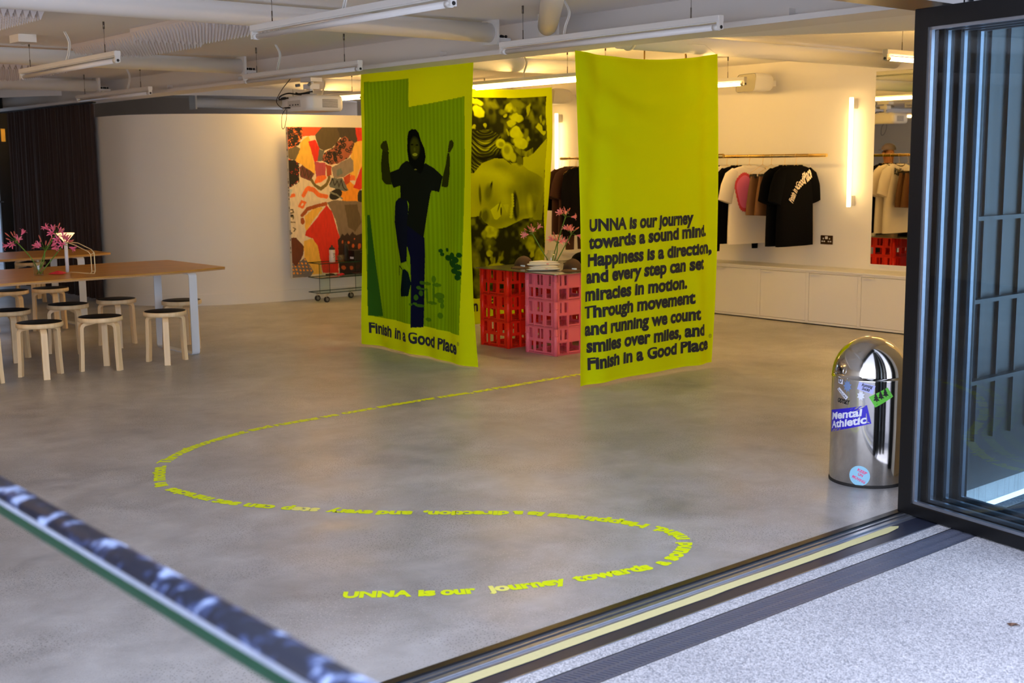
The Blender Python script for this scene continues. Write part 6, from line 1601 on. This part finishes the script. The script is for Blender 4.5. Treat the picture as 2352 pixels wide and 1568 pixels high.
for s_ in (-1, 1):
    b = len(tv); tv += [(0, .20 * s_, 1.45), (0.02, .245 * s_, 1.18), (0.09, .255 * s_, 0.95)]; trd += [.075, .062, .048]; te += [(2, b), (b, b + 1), (b + 1, b + 2)]
skin_body('jacket', tv, te, trd, M['black_cloth'], ps)
lv = [(0, 0, 0.98)]; lr = [(.16, .13)]; le = []
for s_ in (-1, 1):
    b = len(lv); lv += [(0, .10 * s_, 0.88), (0.02, .11 * s_, 0.5), (0, .11 * s_, 0.10)]; lr += [.10, .078, .062]; le += [(0, b), (b, b + 1), (b + 1, b + 2)]
skin_body('trousers', lv, le, lr, M['navy_cloth'], ps)
for s_ in (-1, 1):
    MB().grid(16, 8, lambda u, v, s_=s_: (0.05 + 0.15 * math.cos(2 * PI * u) * math.sin(PI * (.02 + .96 * v)), .115 * s_ + 0.05 * math.sin(2 * PI * u) * math.sin(PI * (.02 + .96 * v)), max(0.0, 0.035 + 0.05 * math.cos(PI * v))), wrap=True).build('shoe', M['white_cloth'], ps)
    hand = MB().ball((0.145, .25 * s_, 0.80), (0.030, 0.016, 0.045), 10, 8)
    for k in range(4): hand.tube([(0.125 + .014 * k, .25 * s_, 0.775), (0.130 + .015 * k, .249 * s_, 0.735 - .006 * (k in (1, 2))), (0.128 + .015 * k, .243 * s_, 0.705 - .006 * (k in (1, 2)))], [.009, .008, .006], 6)
    hand.tube([(0.165, .25 * s_, 0.82), (0.19, .246 * s_, 0.79), (0.195, .242 * s_, 0.765)], [.010, .009, .007], 6)
    hand.build('hand', M['skin'], ps)
    MB().ball((0.03, .083 * s_, 1.715), (0.02, 0.012, 0.032), 10, 8).build('ear', M['skin'], ps)
    MB().ball((0.108, .033 * s_, 1.735), (0.008, 0.013, 0.007), 10, 6).build('eye', M['black'], ps)
MB().tube([(0.100, 0, 1.745), (0.125, 0, 1.705), (0.105, 0, 1.695)], [.010, .016, .008], 8).build('nose', M['skin'], ps)
MB().ball((0.098, 0, 1.662), (0.010, 0.026, 0.007), 10, 6).build('mouth', mat('lips', (140, 70, 62), 0.5), ps)
MB().grid(24, 8, lambda u, v: (0.025 + 0.104 * math.cos(2 * PI * u) * math.sin(PI / 2 * (1 - .98 * v)), 0.090 * math.sin(2 * PI * u) * math.sin(PI / 2 * (1 - .98 * v)), 1.765 + 0.09 * math.sin(PI / 2 * v)), wrap=True).grid(12, 4, lambda u, v: (0.115 + 0.06 * v * math.cos((u - .5) * 2), 0.09 * math.sin((u - .5) * 2.4), 1.768 - .008 * v)).build('cap', M['hat'], ps)

# =================================================================== LITTER outside
for x, y, lb in ((4.05, 2.05, 'small curled dry leaf lying on the pale paving'),):
    o = MB().add([(0, 0, .002), (.02, .008, .008), (.04, 0, .003), (.02, -.01, .005), (.012, .022, .004), (.028, -.024, .004)], [(0, 1, 2, 3), (0, 4, 1), (3, 2, 5)]).build('dry_leaf', M['leaf']); o.location = (x, y, 0)
    tag(o, lb, 'leaf')
